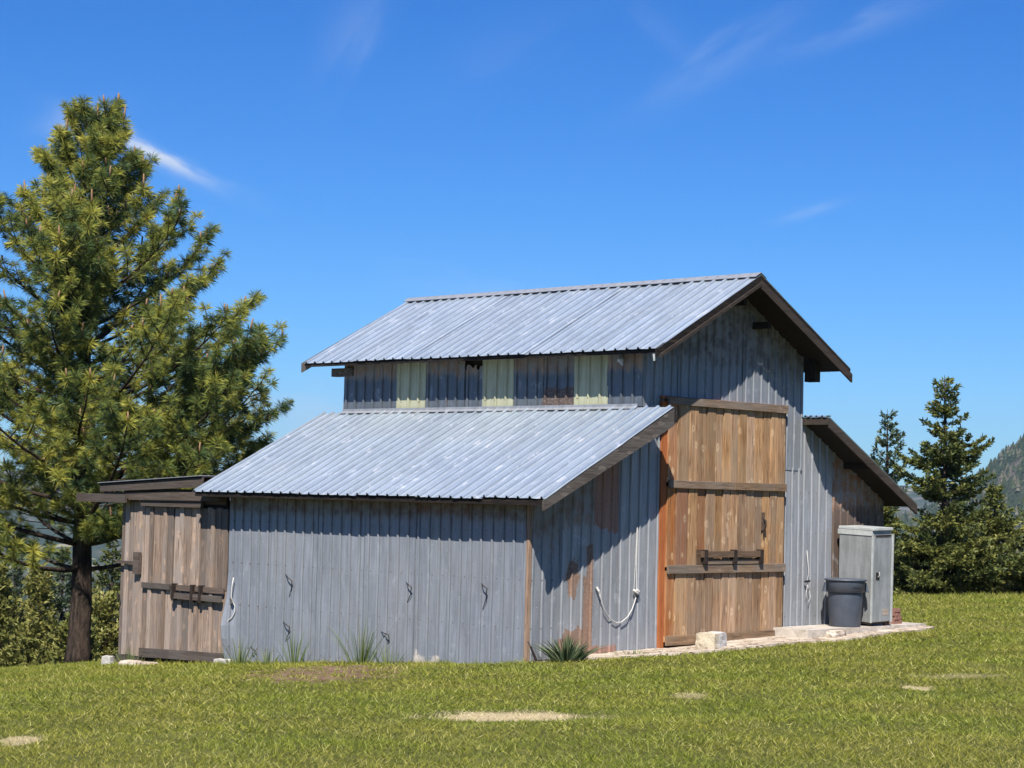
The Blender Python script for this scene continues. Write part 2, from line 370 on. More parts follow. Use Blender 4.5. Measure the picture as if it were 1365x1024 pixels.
def ground_mat():
    m, t = material('lawn_ground'); pos = t.node('ShaderNodeNewGeometry').outputs['Position']
    n = t.noise(pos, 30, 4, .7); n2 = t.noise(pos, 3, 4, .6)
    c = t.mix(t.ramp(n, .3, .7), (.05, .06, .015, 1), (.14, .14, .04, 1))
    c = t.mix(t.math('MULTIPLY', t.ramp(n2, .45, .7), .4), c, (.16, .15, .05, 1))
    wob = t.math('MULTIPLY', t.math('SUBTRACT', t.noise(pos, 2.5, 4, .65), .5), 1.6)
    for e in DRY: c = t.mix(ell_node(t, pos, e, wob), c, (.42, .34, .20, 1))
    soil = t.mix(t.ramp(t.noise(pos, 9, 4, .7), .35, .65), (.13, .075, .048, 1), (.25, .17, .115, 1))
    for e in DIRT: c = t.mix(ell_node(t, pos, e, wob), c, soil)
    return finish(m, t, c, .95, 0, n, .8, .04, .1)


M['ground'] = ground_mat()


def hill_mat():
    m, t = material('wooded_hillside'); pos = t.node('ShaderNodeNewGeometry').outputs['Position']
    a = t.noise(pos, .004, 5, .6); b = t.noise(pos, .03, 4, .65); g = t.noise(pos, .14, 3, .7)
    c = t.mix(t.ramp(b, .42, .58), (.055, .075, .040, 1), (.22, .175, .15, 1))
    c = t.mix(t.ramp(a, .42, .56), c, (.04, .058, .032, 1))
    c = t.mix(t.math('MULTIPLY', t.ramp(g, .4, .65), .7), c, (.030, .045, .028, 1))
    c = t.mix(t.math('MULTIPLY', t.ramp(t.noise(pos, .011, 3, .6), .62, .68), .7), c, (.34, .31, .20, 1))
    return finish(m, t, c, 1, 0, g, 1, 5, 0)


M['hill'] = hill_mat()
M['hilltree'] = leaf_mat('far_conifer', [(0, (.022, .036, .022)), (.6, (.05, .068, .034)), (1, (.13, .12, .085))], 0, .9, 0)


# ------------------------------------------------------------------ mesh helpers
def link(o, parent=None):
    COL.objects.link(o)
    if parent is not None: o.parent = parent
    return o


def tag(o, label=None, cat=None, group=None, kind=None):
    if label: o['label'] = label
    if cat: o['category'] = cat
    if group: o['group'] = group
    if kind: o['kind'] = kind
    return o


def empty(name, loc=(0, 0, 0), rot=(0, 0, 0), **k):
    o = bpy.data.objects.new(name, None); o.location = loc; o.rotation_euler = rot; o.empty_display_size = .3
    link(o); return tag(o, **k)


def np_mesh(name, V, T, mat, parent=None, rnd=None, smooth=False):
    """fast triangle mesh"""
    me = bpy.data.meshes.new(name); V = np.asarray(V, np.float32); T = np.asarray(T, np.int32)
    me.vertices.add(len(V)); me.vertices.foreach_set('co', V.ravel())
    n = len(T); k = T.shape[1]
    me.loops.add(n*k); me.loops.foreach_set('vertex_index', T.ravel())
    me.polygons.add(n); me.polygons.foreach_set('loop_start', np.arange(0, n*k, k, dtype=np.int32))
    try: me.polygons.foreach_set('loop_total', np.full(n, k, np.int32))
    except Exception: pass
    if rnd is not None:
        a = me.attributes.new('rnd', 'FLOAT', 'POINT'); a.data.foreach_set('value', np.asarray(rnd, np.float32))
    me.update(calc_edges=True); me.validate()
    if smooth: me.polygons.foreach_set('use_smooth', np.ones(n, bool))
    me.materials.append(mat)
    return link(bpy.data.objects.new(name, me), parent)


class MB:
    def __init__(s): s.v = []; s.f = []
    def quadbox(s, P):  # 8 corners: bottom 4 ccw, top 4 ccw
        b = len(s.v); s.v += [tuple(p) for p in P]
        for q in ((0, 3, 2, 1), (4, 5, 6, 7), (0, 1, 5, 4), (1, 2, 6, 5), (2, 3, 7, 6), (3, 0, 4, 7)): s.f.append(tuple(b+i for i in q))
        return s
    def box(s, x0, x1, y0, y1, z0, z1):
        return s.quadbox([(x0, y0, z0), (x1, y0, z0), (x1, y1, z0), (x0, y1, z0), (x0, y0, z1), (x1, y0, z1), (x1, y1, z1), (x0, y1, z1)])
    def beam(s, a, b, side, up):
        """board from a to b; side, up: half-extent vectors"""
        a, b, side, up = map(Vector, (a, b, side, up))
        return s.quadbox([a-side-up, b-side-up, b+side-up, a+side-up, a-side+up, b-side+up, b+side+up, a+side+up])
    def tube(s, pts, r, n=6, cap=True):
        pts = [Vector(p) for p in pts]; rs = r if isinstance(r, (list, tuple)) else [r]*len(pts)
        b0 = len(s.v); d0 = (pts[1]-pts[0]).normalized(); u = d0.orthogonal().normalized()
        for i, p in enumerate(pts):
            d = ((pts[i+1]-p) if i == 0 else (p-pts[i-1]) if i == len(pts)-1 else (pts[i+1]-pts[i-1])).normalized()
            u = (u-d*u.dot(d)).normalized(); w_ = d.cross(u)
            for k in range(n):
                a = 2*math.pi*k/n; s.v.append(tuple(p+(u*math.cos(a)+w_*math.sin(a))*rs[i]))
        for i in range(len(pts)-1):
            for k in range(n):
                a = b0+i*n+k; b = b0+i*n+(k+1) % n; s.f.append((a, b, b+n, a+n))
        if cap:
            s.f.append(tuple(b0+k for k in reversed(range(n)))); e = b0+(len(pts)-1)*n; s.f.append(tuple(e+k for k in range(n)))
        return s
    def lathe(s, prof, n=28, c=(0, 0, 0)):
        b0 = len(s.v)
        for (r, z) in prof:
            for k in range(n):
                a = 2*math.pi*k/n; s.v.append((c[0]+r*math.cos(a), c[1]+r*math.sin(a), c[2]+z))
        for i in range(len(prof)-1):
            for k in range(n):
                a = b0+i*n+k; b = b0+i*n+(k+1) % n; s.f.append((a, b, b+n, a+n))
        s.f.append(tuple(b0+k for k in reversed(range(n)))); e = b0+(len(prof)-1)*n; s.f.append(tuple(e+k for k in range(n)))
        return s
    def build(s, name, mat, parent=None, smooth=False, bevel=0):
        me = bpy.data.meshes.new(name); me.from_pydata(s.v, [], s.f); me.update()
        me.materials.append(mat)
        if smooth:
            for p in me.polygons: p.use_smooth = len(p.vertices) <= 4
        o = link(bpy.data.objects.new(name, me), parent)
        if bevel:
            b = o.modifiers.new('bevel', 'BEVEL'); b.width = bevel; b.segments = 2
        return o


def sm(a, b, t):
    t = np.clip((np.asarray(t, float)-a)/(b-a), 0, 1); return t*t*(3-2*t)


def G(x, y):
    """height of the lawn"""
    x = np.asarray(x, float); y = np.asarray(y, float); k = 1-sm(5, 20, y)
    z = .075*np.minimum(x, 0)*(.12+.88*k)-.035*np.maximum(-x-8.5, 0)*k+.03*np.maximum(x, 0)+.025*np.clip(y, 0, 10)
    D = -.68*(x-17.4)+.73*(y+19); r = .73*(x-17.4)+.68*(y+19)
    e = np.maximum(D-(36.5+6.5*sm(-2, 12, r)), 0)
    b = .012*np.sin(x*1.3+y*.7)*np.cos(y*1.1-x*.4)+.008*np.sin(x*3.1-y*2.3)
    return z-.30*(np.sqrt(e*e+9)-3)+b


# ------------------------------------------------------------------ ground sheet
def axis_pts(lo, flo, fhi, hi, st):
    a = list(np.arange(flo, fhi+.01, st)); s_ = st; x = flo
    pre = []
    while x > lo: s_ *= 1.35; x -= s_; pre.append(x)
    s_ = st; x = a[-1]; post = []
    while x < hi: s_ *= 1.35; x += s_; post.append(x)
    return np.array(pre[::-1]+a+post)


xs = axis_pts(-120, -24, 26, 130, .4); ys = axis_pts(-130, -22, 46, 130, .4)
X, Y = np.meshgrid(xs, ys, indexing='ij'); Z = np.maximum(G(X, Y), -45)
nx, ny = X.shape; idx = np.arange(nx*ny).reshape(nx, ny)
Q = np.stack([idx[:-1, :-1], idx[1:, :-1], idx[1:, 1:], idx[:-1, 1:]], -1).reshape(-1, 4)
gobj = np_mesh('ground', np.stack([X, Y, Z], -1).reshape(-1, 3), Q, M['ground'], smooth=True); tag(gobj, kind='structure')

# ------------------------------------------------------------------ hills: one ring of terrain round the farm
NA, NR = 720, 80
th = np.linspace(0, 2*np.pi, NA, endpoint=False); rr = 100*np.power(75, np.linspace(0, 1, NR))
TH, RR = np.meshgrid(th, rr, indexing='ij')
HX = 17.4+RR*np.cos(TH); HY = -19+RR*np.sin(TH)
AZ = np.degrees(np.angle(np.exp(1j*(math.atan2(F.y, F.x)-TH))))  # degrees to the right of the view


def fract(x, y, s, seed, oct=5):
    v = np.zeros_like(x); a = 1.; tot = 0
    r = np.random.default_rng(seed)
    for o in range(oct):
        for q in range(3):
            t = r.uniform(0, 2*np.pi); ph = r.uniform(0, 6.28)
            v += a*np.sin((x*np.cos(t)+y*np.sin(t))*2*np.pi/s+ph+1.3*np.sin((x*np.sin(t)-y*np.cos(t))*1.7/s+ph))
            tot += a*.8
        a *= .52; s *= .49
    return v/tot


def hillz(x, y, r, az):
    n1 = fract(x, y, 2600, 3); n2 = fract(x, y, 420, 5, 5)
    base = -46-90*sm(100, 900, r)
    right = sm(7.0, 15.0, az)*sm(60, 30, az)
    pk = 2500.
    ridge = (-14+165*sm(11, 17.5, az)+60*sm(17, 30, az))*sm(5.5, 9, az)*sm(80, 45, az)
    prof = sm(700, pk, r)*(1-.6*sm(pk, pk+1500, r))
    z = base+(ridge+136)*prof*sm(5., 9., az)*sm(80, 45, az)
    far = sm(3000, 5600, r)*(165+45*n1)
    low = sm(900, 1900, r)*(1-sm(2200, 3000, r))*60*(.5+.5*n1)
    return np.maximum(z, base+far+low)+n2*14*sm(500, 2000, r)+n2*3


HZ = hillz(HX, HY, RR, AZ); HZ[:, 0] = -60
idx = np.arange(NA*NR).reshape(NA, NR); nxt = np.roll(idx, -1, 0)
Q = np.stack([idx[:, :-1], nxt[:, :-1], nxt[:, 1:], idx[:, 1:]], -1).reshape(-1, 4)
h = np_mesh('hills', np.stack([HX, HY, HZ], -1).reshape(-1, 3), Q[:, ::-1], M['hill'], smooth=True); tag(h, kind='structure')

# conifers covering the far slopes
N = 42000
ra = rng.uniform(-24, 26, N); rd = np.where(rng.random(N) < .75, rng.uniform(900, 2750, N), rng.uniform(350, 1600, N))
TH2 = math.atan2(F.y, F.x)-np.radians(ra)
tx = 17.4+rd*np.cos(TH2); ty = -19+rd*np.sin(TH2); keep = (fract(tx, ty, 300, 11, 4)+.35*rng.standard_normal(N)) > -.02
tx, ty, rd, ra = tx[keep], ty[keep], rd[keep], ra[keep]; n = len(tx)


def hill_at(x, y):
    r = np.hypot(x-17.4, y+19); a = np.angle(np.exp(1j*(math.atan2(F.y, F.x)-np.arctan2(y+19, x-17.4))))
    th_ = np.mod(np.arctan2(y+19, x-17.4), 2*np.pi)/(2*np.pi)*NA; ri = np.log(r/100)/math.log(75)*(NR-1)
    i0 = np.floor(th_).astype(int) % NA; i1 = (i0+1) % NA; j0 = np.clip(np.floor(ri).astype(int), 0, NR-2); fa = th_-np.floor(th_); fr = ri-j0
    return HZ[i0, j0]*(1-fa)*(1-fr)+HZ[i1, j0]*fa*(1-fr)+HZ[i0, j0+1]*(1-fa)*fr+HZ[i1, j0+1]*fa*fr


tz = hill_at(tx, ty); hh = rng.uniform(5, 13, n); wd = hh*rng.uniform(.20, .34, n)
V = []; 
cone = []
for lev, (zb, zt, rw) in enumerate(((.08, .62, 1.), (.42, 1., .68))):
    for k in range(4):
        a0, a1 = 2*np.pi*k/4+lev*.7, 2*np.pi*(k+1)/4+lev*.7
        j = rng.uniform(.75, 1.2, n)
        p0 = np.stack([tx+np.cos(a0)*wd*rw*j, ty+np.sin(a0)*wd*rw*j, tz+hh*zb], -1)
        p1 = np.stack([tx+np.cos(a1)*wd*rw*j, ty+np.sin(a1)*wd*rw*j, tz+hh*zb], -1)
        p2 = np.stack([tx, ty, tz+hh*zt], -1); cone.append(np.stack([p0, p1, p2], 1))
V = np.concatenate(cone).reshape(-1, 3); T = np.arange(len(V)).reshape(-1, 3)
o = np_mesh('distant_forest', V, T, M['hilltree'], rnd=np.tile(np.repeat(rng.random(n), 3), 8))
tag(o, 'distant conifers scattered over the hillside beyond the firs', 'forest', kind='stuff')

# ------------------------------------------------------------------ haze
m, t = material('thin_summer_haze')
pv = t.node('ShaderNodeVolumePrincipled', Color=(.50, .68, .95, 1), Density=5.5e-5, Anisotropy=.1)
out = t.node('ShaderNodeOutputMaterial'); m.node_tree.links.new(pv.outputs[0], out.inputs[1])
hz = MB().box(-8200, 8200, -8200, 8200, -230, 420).build('haze', m); tag(hz, 'pale blue haze lying over the distant hills', 'haze', kind='stuff')

# ------------------------------------------------------------------ barn
Lx = -6.07; y1, ym, y2, y3 = 2.22, 4.128, 6.035, 8.45
slopeA = (3.409-2.123)/(2.2216+.3528); slopeU = (5.385-4.177)/(4.128-1.822); slopeR = (3.425-2.159)/(8.522-6.035)
zA = lambda y: 2.123+(y+.3528)*slopeA       # top of the lower front roof
zU = lambda y: 4.177+(min(y, 2*ym-y)-1.822)*slopeU
zR = lambda y: 3.425-(y-6.035)*slopeR
barn = empty('barn', (0, 0, 0), label='weathered metal clad barn with raised roof and tall timber door on the lawn', cat='barn')


def sheet(name, mat, parent, O, Uv, Vv, Nv, u0, u1, bot, top, rows=5, pitch=.2, rib=.021, off=0., wav=.006, bulge=None, lift=0., thick=.0):
    """ribbed sheet; bot(u), top(u) give its extent along Vv"""
    O, Uv, Vv, Nv = map(Vector, (O, Uv, Vv, Nv))
    us = {u0, u1}; k = math.floor((u0-off)/pitch)-1
    gv = set()
    while off+k*pitch < u1+pitch:
        c = off+k*pitch
        for du, hh_ in ((-.048, 0), (-.028, 1), (-.012, 0), (.012, 0), (.020, 1), (.040, 0), (pitch*.5, 0)):
            if u0 < c+du < u1:
                us.add(c+du)
                if hh_: gv.add(round(c+du, 5))
        k += 1
    us = sorted(us)
    def hgt(u):
        q = ((u-off+pitch/2) % pitch)-pitch/2
        return float(np.interp(q, (-.028, -.012, .012, .020), (0, rib, rib, 0)))
    v = []; f = []; nu = len(us); sd = random.uniform(0, 99)
    for j in range(rows+1):
        for u in us:
            b, t_ = bot(u), top(u); vv = b+(t_-b)*j/rows
            n_ = hgt(u)+lift+wav*mnoise.noise(Vector((u*2.1+sd, vv*1.7, sd)))+wav*.6*mnoise.noise(Vector((u*7+sd, vv*3, 2.)))
            if bulge: n_ += bulge(u, vv)
            if j == 0: vv += random.uniform(-.006, .006)
            v.append(tuple(O+Uv*u+Vv*vv+Nv*n_))
    for j in range(rows):
        for i in range(nu-1):
            a = j*nu+i; f.append((a, a+1, a+1+nu, a+nu))
    me = bpy.data.meshes.new(name); me.from_pydata(v, [], f); me.update(); me.materials.append(mat)
    at = me.attributes.new('groove', 'FLOAT', 'POINT')
    at.data.foreach_set('value', [1. if (round(u, 5) in gv or u in (u0, u1)) else 0. for _ in range(rows+1) for u in us])
    o = link(bpy.data.objects.new(name, me), parent)
    sl = o.modifiers.new('thickness', 'SOLIDIFY'); sl.thickness = .002; sl.offset = -1
    return o


def split(u0, u1, w_):
    r = [u0]; 
    while r[-1]+w_*1.25 < u1: r.append(r[-1]+w_)
    return r+[u1]


def part(name, parent=barn):
    o = bpy.data.objects.new(name, None); return link(o, parent)


NEGY = ((1, 0, 0), (0, 0, 1), (0, -1, 0))   # front-facing wall: u=x, v=z
POSX = ((0, 1, 0), (0, 0, 1), (1, 0, 0))    # end wall: u=y, v=z

# lean-to front wall, seven sheets under the lower eave
wl = MB().box(Lx+.03, -.03, .03, .08, -.5, 2.12).build('wall', M['rafter'], barn)
cuts = split(Lx-.02, -.005, 1.0)


def flare(u, v):
    a = max(0, 1-(u-Lx)/.28)**1.5; b = math.exp(-((v-.08)/.34)**2)
    return .10*a*b


for i in range(len(cuts)-1):
    a, b = cuts[i]-.03*(i > 0), cuts[i+1]
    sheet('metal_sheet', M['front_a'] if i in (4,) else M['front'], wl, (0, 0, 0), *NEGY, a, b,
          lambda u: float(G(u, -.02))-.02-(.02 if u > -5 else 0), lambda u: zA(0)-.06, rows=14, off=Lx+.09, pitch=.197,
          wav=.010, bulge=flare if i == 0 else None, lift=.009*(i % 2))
MB().box(-.035, .02, -.036, .012, -.03, 2.1).build('corner_trim', wood('brown_corner_wood', (.22, .13, .08), (.34, .22, .14), knots=.2), wl)
mk = plain('white_paint_mark', (.75, .72, .66), .8)

# end wall of the lean-to beside the door
el = MB().box(-.07, -.03, .05, 2.6, -.3, 2.1).build('wall', M['rafter'], barn)
gz = lambda y: float(G(.05, y))
for (a, b, mt, lf) in ((.0, .60, 'g1', 0), (.57, 1.22, 'g2', .006), (1.19, 1.78, 'g3', .0), (1.75, 2.62, 'g4', .008)):
    sheet('metal_sheet', M[mt], el, (0, 0, 0), *POSX, a+.025 if a == 0 else a, b, lambda u: gz(u)+.015, lambda u: zA(min(u, 2.5))-.05 if u < 2.3 else 3.43,
          rows=10, off=a+.05, pitch=.197 if mt != 'g3' else .19, wav=.008, lift=lf)
# upper gable wall and strip right of the door
gw = MB().box(-.10, -.06, 2.3, 5.95, 3.5, 4.15).build('wall', M['rafter'], barn)
cuts = split(2.24, 6.03, .76)
for i in range(len(cuts)-1):
    a, b = cuts[i]-.02, cuts[i+1]
    def bot(u): return 3.43 if u < 5.56 else gz(u)+.01
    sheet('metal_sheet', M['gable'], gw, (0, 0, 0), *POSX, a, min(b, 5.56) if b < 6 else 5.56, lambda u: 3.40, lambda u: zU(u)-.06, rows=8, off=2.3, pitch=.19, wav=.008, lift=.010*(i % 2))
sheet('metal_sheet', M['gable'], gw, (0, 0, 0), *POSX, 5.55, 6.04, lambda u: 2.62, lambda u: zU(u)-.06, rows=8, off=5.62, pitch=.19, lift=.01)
gr = MB().box(-.07, -.03, 5.6, 8.2, 0, 2.1).build('wall', M['rafter'], barn)
sheet('metal_sheet', M['g4'], gr, (0, 0, 0), *POSX, 5.55, 6.06, lambda u: gz(u)+.01, lambda u: 2.66, rows=9, off=5.63, pitch=.17, wav=.008)
sheet('metal_sheet', M['g4'], gr, (0, 0, 0), *POSX, 6.05, 6.86, lambda u: gz(u)+.01, lambda u: zR(u)-.05, rows=9, off=6.1, pitch=.2, wav=.008, lift=.006)
sheet('metal_sheet', M['rusty'], gr, (0, 0, 0), *POSX, 6.84, 7.6, lambda u: gz(u)+.01, lambda u: zR(u)-.05, rows=9, off=6.9, pitch=.2, wav=.008)
sheet('metal_sheet', M['rusty'], gr, (0, 0, 0), *POSX, 7.58, 8.27, lambda u: gz(u)+.01, lambda u: zR(u)-.05, rows=9, off=7.7, pitch=.2, wav=.008, lift=.006)

# clerestory strip above the lower roof
cw = MB().box(Lx+.05, -.05, y1+.05, y1+.1, 3.3, 4.15).build('wall', M['rafter'], barn)
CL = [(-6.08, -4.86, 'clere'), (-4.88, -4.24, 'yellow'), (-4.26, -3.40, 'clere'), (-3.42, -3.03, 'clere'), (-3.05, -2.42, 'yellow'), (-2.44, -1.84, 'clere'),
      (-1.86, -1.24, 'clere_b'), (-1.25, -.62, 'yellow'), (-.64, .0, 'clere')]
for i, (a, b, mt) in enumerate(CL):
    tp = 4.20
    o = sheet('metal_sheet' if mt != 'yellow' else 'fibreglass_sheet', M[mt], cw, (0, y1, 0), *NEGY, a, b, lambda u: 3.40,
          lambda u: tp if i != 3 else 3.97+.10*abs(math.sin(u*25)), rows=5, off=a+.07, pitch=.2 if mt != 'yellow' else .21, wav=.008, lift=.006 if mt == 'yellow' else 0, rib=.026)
# flashing along the foot of the clerestory, its upper edge notched round the ribs
v = []; f = []; x = Lx
n = int((6.07)/.0675)
for k in range(n+1):
    xx = Lx+k*.0675*90/n*(n/90); tooth = .045 if k % 3 == 0 else 0
    v += [(xx, y1-.085, 3.372), (xx, y1-.036, 3.405), (xx, y1-.034, 3.44)]
for k in range(n):
    for j in range(2): a = k*3+j; f.append((a, a+3, a+4, a+1))
me = bpy.data.meshes.new('flashing'); me.from_pydata(v, [], f); me.materials.append(M['flash']); fl = link(bpy.data.objects.new('flashing', me), cw)
fl.modifiers.new('thickness', 'SOLIDIFY').thickness = .003
# hidden back and left walls, plainly sheeted
bw = MB().box(Lx, .0, y3-.2, y3-.16, -.6, zR(y3)-.1).build('wall', M['rafter'], barn)
for a, b in zip(split(Lx, 0, 1.0)[:-1], split(Lx, 0, 1.0)[1:]):
    sheet('metal_sheet', M['front'], bw, (0, y3-.15, 0), (-1, 0, 0), (0, 0, 1), (0, 1, 0), -b, -a, lambda u: float(G(-u, y3))-.03, lambda u: zR(y3-.15)-.04, rows=3, off=0)
lw = MB().box(Lx, Lx+.04, .04, y3-.2, -.65, 2.0).build('wall', M['rafter'], barn)
for a, b in zip(split(.03, y3-.2, 1.0)[:-1], split(.03, y3-.2, 1.0)[1:]):
    ztop = lambda u: (zA(u) if u < y1 else zU(u) if u < y2 else zR(u))-.05
    sheet('metal_sheet', M['front'], lw, (Lx, 0, 0), (0, -1, 0), (0, 0, 1), (-1, 0, 0), -b, -a, lambda u: float(G(Lx, -u))-.03, lambda u: ztop(-u), rows=3, off=0)
bc = MB().box(Lx, 0, y2-.1, y2-.06, zR(y2)-.1, zU(y2)-.05).build('wall', M['front'], barn)


# roofs: sheets over purlins and boarding
def roof(ya, za, yb, zb, x0, x1, nm, wmid=1.2, off=0.):
    """slope from eave (ya, za) up to (yb, zb)"""
    d = Vector((0, yb-ya, zb-za)); Ls = d.length; d.normalize(); u = Vector((1, 0, 0))
    nrm = u.cross(d); nrm = nrm if nrm.z > 0 else -nrm
    deck = MB(); c0 = Vector((0, ya, za))-nrm*.052; c1 = c0+d*Ls
    deck.beam(c0+Vector((x0+.03, 0, 0))*1+d*((Ls)/2), c0+Vector((x1-.03, 0, 0))+d*(Ls/2), d*(Ls/2-.02), nrm*.012)
    o = deck.build(nm, M['deck'], barn)
    cuts = split(x0, x1, wmid)
    for i in range(len(cuts)-1):
        a, b = cuts[i]-.03*(i > 0), cuts[i+1]
        e0, e1 = random.uniform(-.016, .016), random.uniform(-.004, .004)
        sheet('roof_sheet', M['roof'], o, (0, ya, za), u, d, nrm, a, b, lambda q: e0-.01, lambda q: Ls+e1, rows=12, off=x0+.04+off, pitch=.2, wav=.006, lift=-.024+.010*(i % 2), rib=.030)
    return d, nrm, Ls, o


xa0, xa1 = Lx-.47, .567; xu0, xu1 = -6.645, .577
dA, nA, LA, roofA = roof(-.353, 2.123, y1-.02, zA(y1-.02), xa0, xa1, 'lower_roof')
dU, nU, LU, roofU = roof(1.822, 4.177, ym, 5.385, xu0, xu1, 'upper_roof', off=.05)
roof(2*ym-1.822, 4.177, ym, 5.385, xu0, xu1, 'upper_roof_back')
roof(8.522, 2.159, y2+.02, 3.415, xa0, .485, 'rear_roof')
# top corner of the lower roof runs on past the clerestory corner
rc = MB(); 
for s_ in (-1, 1):
    d = Vector((0, s_*(ym-1.822), -(5.385-4.177))).normalized(); a = Vector((0, ym, 5.397))
    c = a+d*.075+Vector((0, 0, .006)); up = Vector((1, 0, 0)).cross(d); up = up if up.z > 0 else -up
    rc.beam(c+Vector((xu0-.01, 0, 0)), c+Vector((xu1+.005, 0, 0)), d*.078, up*.0025)
rc.build('ridge_cap', M['flash'], roofU)

# fascias, barge boards, purlins
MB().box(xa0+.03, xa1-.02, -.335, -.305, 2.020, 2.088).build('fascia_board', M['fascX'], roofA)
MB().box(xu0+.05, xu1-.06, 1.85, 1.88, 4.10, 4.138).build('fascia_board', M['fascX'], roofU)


def barge(parent, x, ya, za, yb, zb, depth, drop, th, mat, name='barge_board', depth_b=None):
    """board under the roof edge; vertical cut ends"""
    db = depth if depth_b is None else depth_b
    m_ = MB().quadbox([(x-th, ya, za-drop-depth), (x, ya, za-drop-depth), (x, yb, zb-drop-db), (x-th, yb, zb-drop-db),
                       (x-th, ya, za-drop), (x, ya, za-drop), (x, yb, zb-drop), (x-th, yb, zb-drop)])
    return m_.build(name, mat, parent)


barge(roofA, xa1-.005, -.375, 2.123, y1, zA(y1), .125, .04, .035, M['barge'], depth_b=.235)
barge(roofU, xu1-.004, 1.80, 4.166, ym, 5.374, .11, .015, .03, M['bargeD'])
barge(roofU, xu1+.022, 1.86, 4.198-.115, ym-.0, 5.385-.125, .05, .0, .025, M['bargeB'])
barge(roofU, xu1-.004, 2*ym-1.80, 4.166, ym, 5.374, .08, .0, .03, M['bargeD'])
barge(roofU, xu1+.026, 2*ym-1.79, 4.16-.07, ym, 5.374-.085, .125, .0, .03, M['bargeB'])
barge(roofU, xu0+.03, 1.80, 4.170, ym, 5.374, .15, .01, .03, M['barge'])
rr_ = bpy.data.objects['rear_roof']
barge(rr_, .485, 8.54, 2.135, y2, 3.41, .14, .0, .035, M['bargeB'])
MB().box(.02, .484, y2-.035, y2-.008, zR(y2)-.115, zR(y2)-.005).build('fascia_board', M['bargeB'], rr_)
sheet('roof_sheet', M['roof'], rr_, (0, y2, zR(y2)), (1, 0, 0), (0, 1, 0), (0, 0, 1), 0.02, .49, lambda u: -.06, lambda u: .05, rows=1, lift=.004, pitch=.1)
# purlin and plate ends seen under the overhanging gable
for (yy, zz) in ((ym+.02, 5.12), (4.75, 4.83)):
    MB().box(-.3, .30, yy-.035, yy+.035, zz-.17, zz-.07).build('purlin', M['rafter'], roofU)
MB().box(Lx-.28, Lx+.2, 2.18, 2.30, 3.96, 4.09).build('plate_end', M['barge'], roofU)
MB().box(.03, .22, y2+.0, y2+.14, 3.96, 4.22).build('plate_end', M['rafter'], roofU)
for yy in (0.15, .95, 1.7):
    MB().box(-.3, xa1-.06, yy-.03, yy+.03, zA(yy)-.16, zA(yy)-.075).build('purlin', M['rafter'], roofA)
for yy in (7.2,):
    MB().box(-.3, .43, yy-.03, yy+.03, zR(yy)-.16, zR(yy)-.075).build('purlin', M['rafter'], rr_)
# loose scraps hanging under the upper eave
MB().quadbox([(.47, 1.86, 3.99), (.50, 1.86, 4.0), (.50, 1.88, 4.0), (.47, 1.88, 3.99), (.45, 1.86, 4.11), (.49, 1.86, 4.11), (.49, 1.88, 4.11), (.45, 1.88, 4.11)]).build('eave_scrap', M['cabtrim'], roofU)
MB().tube([(-.35, 2.14, 4.15), (-.33, 2.13, 4.05), (-.30, 2.14, 3.97)], [.03, .05, .012], 6).build('wasp_nest', M['flash'], cw)
MB().box(-.42, -.37, 2.165, 2.18, 4.02, 4.09).build('torn_flap', M['cabtrim'], cw)

# ------------------------------------------------------------------ tall door in the gable
door = part('door')
da, db_, zb0, zt0 = 2.70, 5.50, .13, 3.50
MB().box(.0, .055, 2.595, 2.71, .02, 3.50).build('jamb', M['jamb'], door)
MB().box(.0, .05, 5.50, 5.55, .14, 3.52).build('jamb', M['bargeB'], door)
MB().box(.0, .05, 2.60, 5.55, 3.53, 3.575).build('head_strip', M['jamb'], door)
MB().box(-.12, -.06, 2.6, 5.56, .05, 3.5).build('backing', M['deck'], door)
ws = [.20, .27, .21, .20, .21, .18, .17, .19, .20, .21, .20, .18, .19, .19]
k = (db_-da)/sum(ws); y = da
for i, w_ in enumerate(ws):
    w_ *= k; dz = random.uniform(-.012, .008); px = random.uniform(-.012, .008)
    for (c0, c1) in ((zb0+.04, 1.15), (1.20, 2.32), (2.38, zt0)):
        pr = random.uniform(-.003, .003)
        pl = MB().box(.045, .085+px+pr, y+.009, y+w_-.009, c0+dz*.5, c1+dz*.5)
        pl.build('plank', M['door_red'] if i < 1 or (i == 3 and c0 > 1 and c0 < 2) or (i < 5 and random.random() < .12) else M['door'], door, bevel=.004)
    y += w_
# battens; each leaf has its own piece
topb = MB().quadbox([(.085, 2.66, 3.455), (.125, 2.66, 3.455), (.125, 5.50, 3.455), (.085, 5.50, 3.455), (.085, 2.66, 3.56), (.125, 2.66, 3.56), (.125, 5.50, 3.575), (.085, 5.50, 3.575)])
topb.build('head_batten', M['batY'], door, bevel=.004)
for (zc, hh_, mt) in ((2.35, .055, 'batY'), (1.17, .06, 'batY')):
    for (a, b) in ((2.705, 4.20), (4.215, 5.49)):
        MB().box(.092, .125, a, b, zc-hh_, zc+hh_).build('batten', M[mt], door, bevel=.004)
for (a, b) in ((2.70, 3.9), (3.91, 5.49)):
    MB().box(.088, .115, a, b, .12, .255).build('bottom_board', M['batY'], door, bevel=.004)
latch = MB().box(.127, .165, 3.42, 4.88, 1.33, 1.42).build('latch_bar', M['batYd'], door, bevel=.004)
MB().box(.092, .135, 3.50, 4.80, 1.235, 1.295).build('latch_rail', M['batY'], latch)
for yy in (3.50, 4.19, 4.83):
    MB().box(.092, .175, yy-.035, yy+.035, 1.24, 1.44).build('latch_bracket', M['iron'], latch)
MB().box(.092, .11, 3.36, 3.47, 1.235, 1.44).build('latch_block', M['batYd'], latch)
hd = MB().box(.092, .10, 4.90, 4.985, 1.72, 1.98).build('handle_plate', M['batYd'], door)
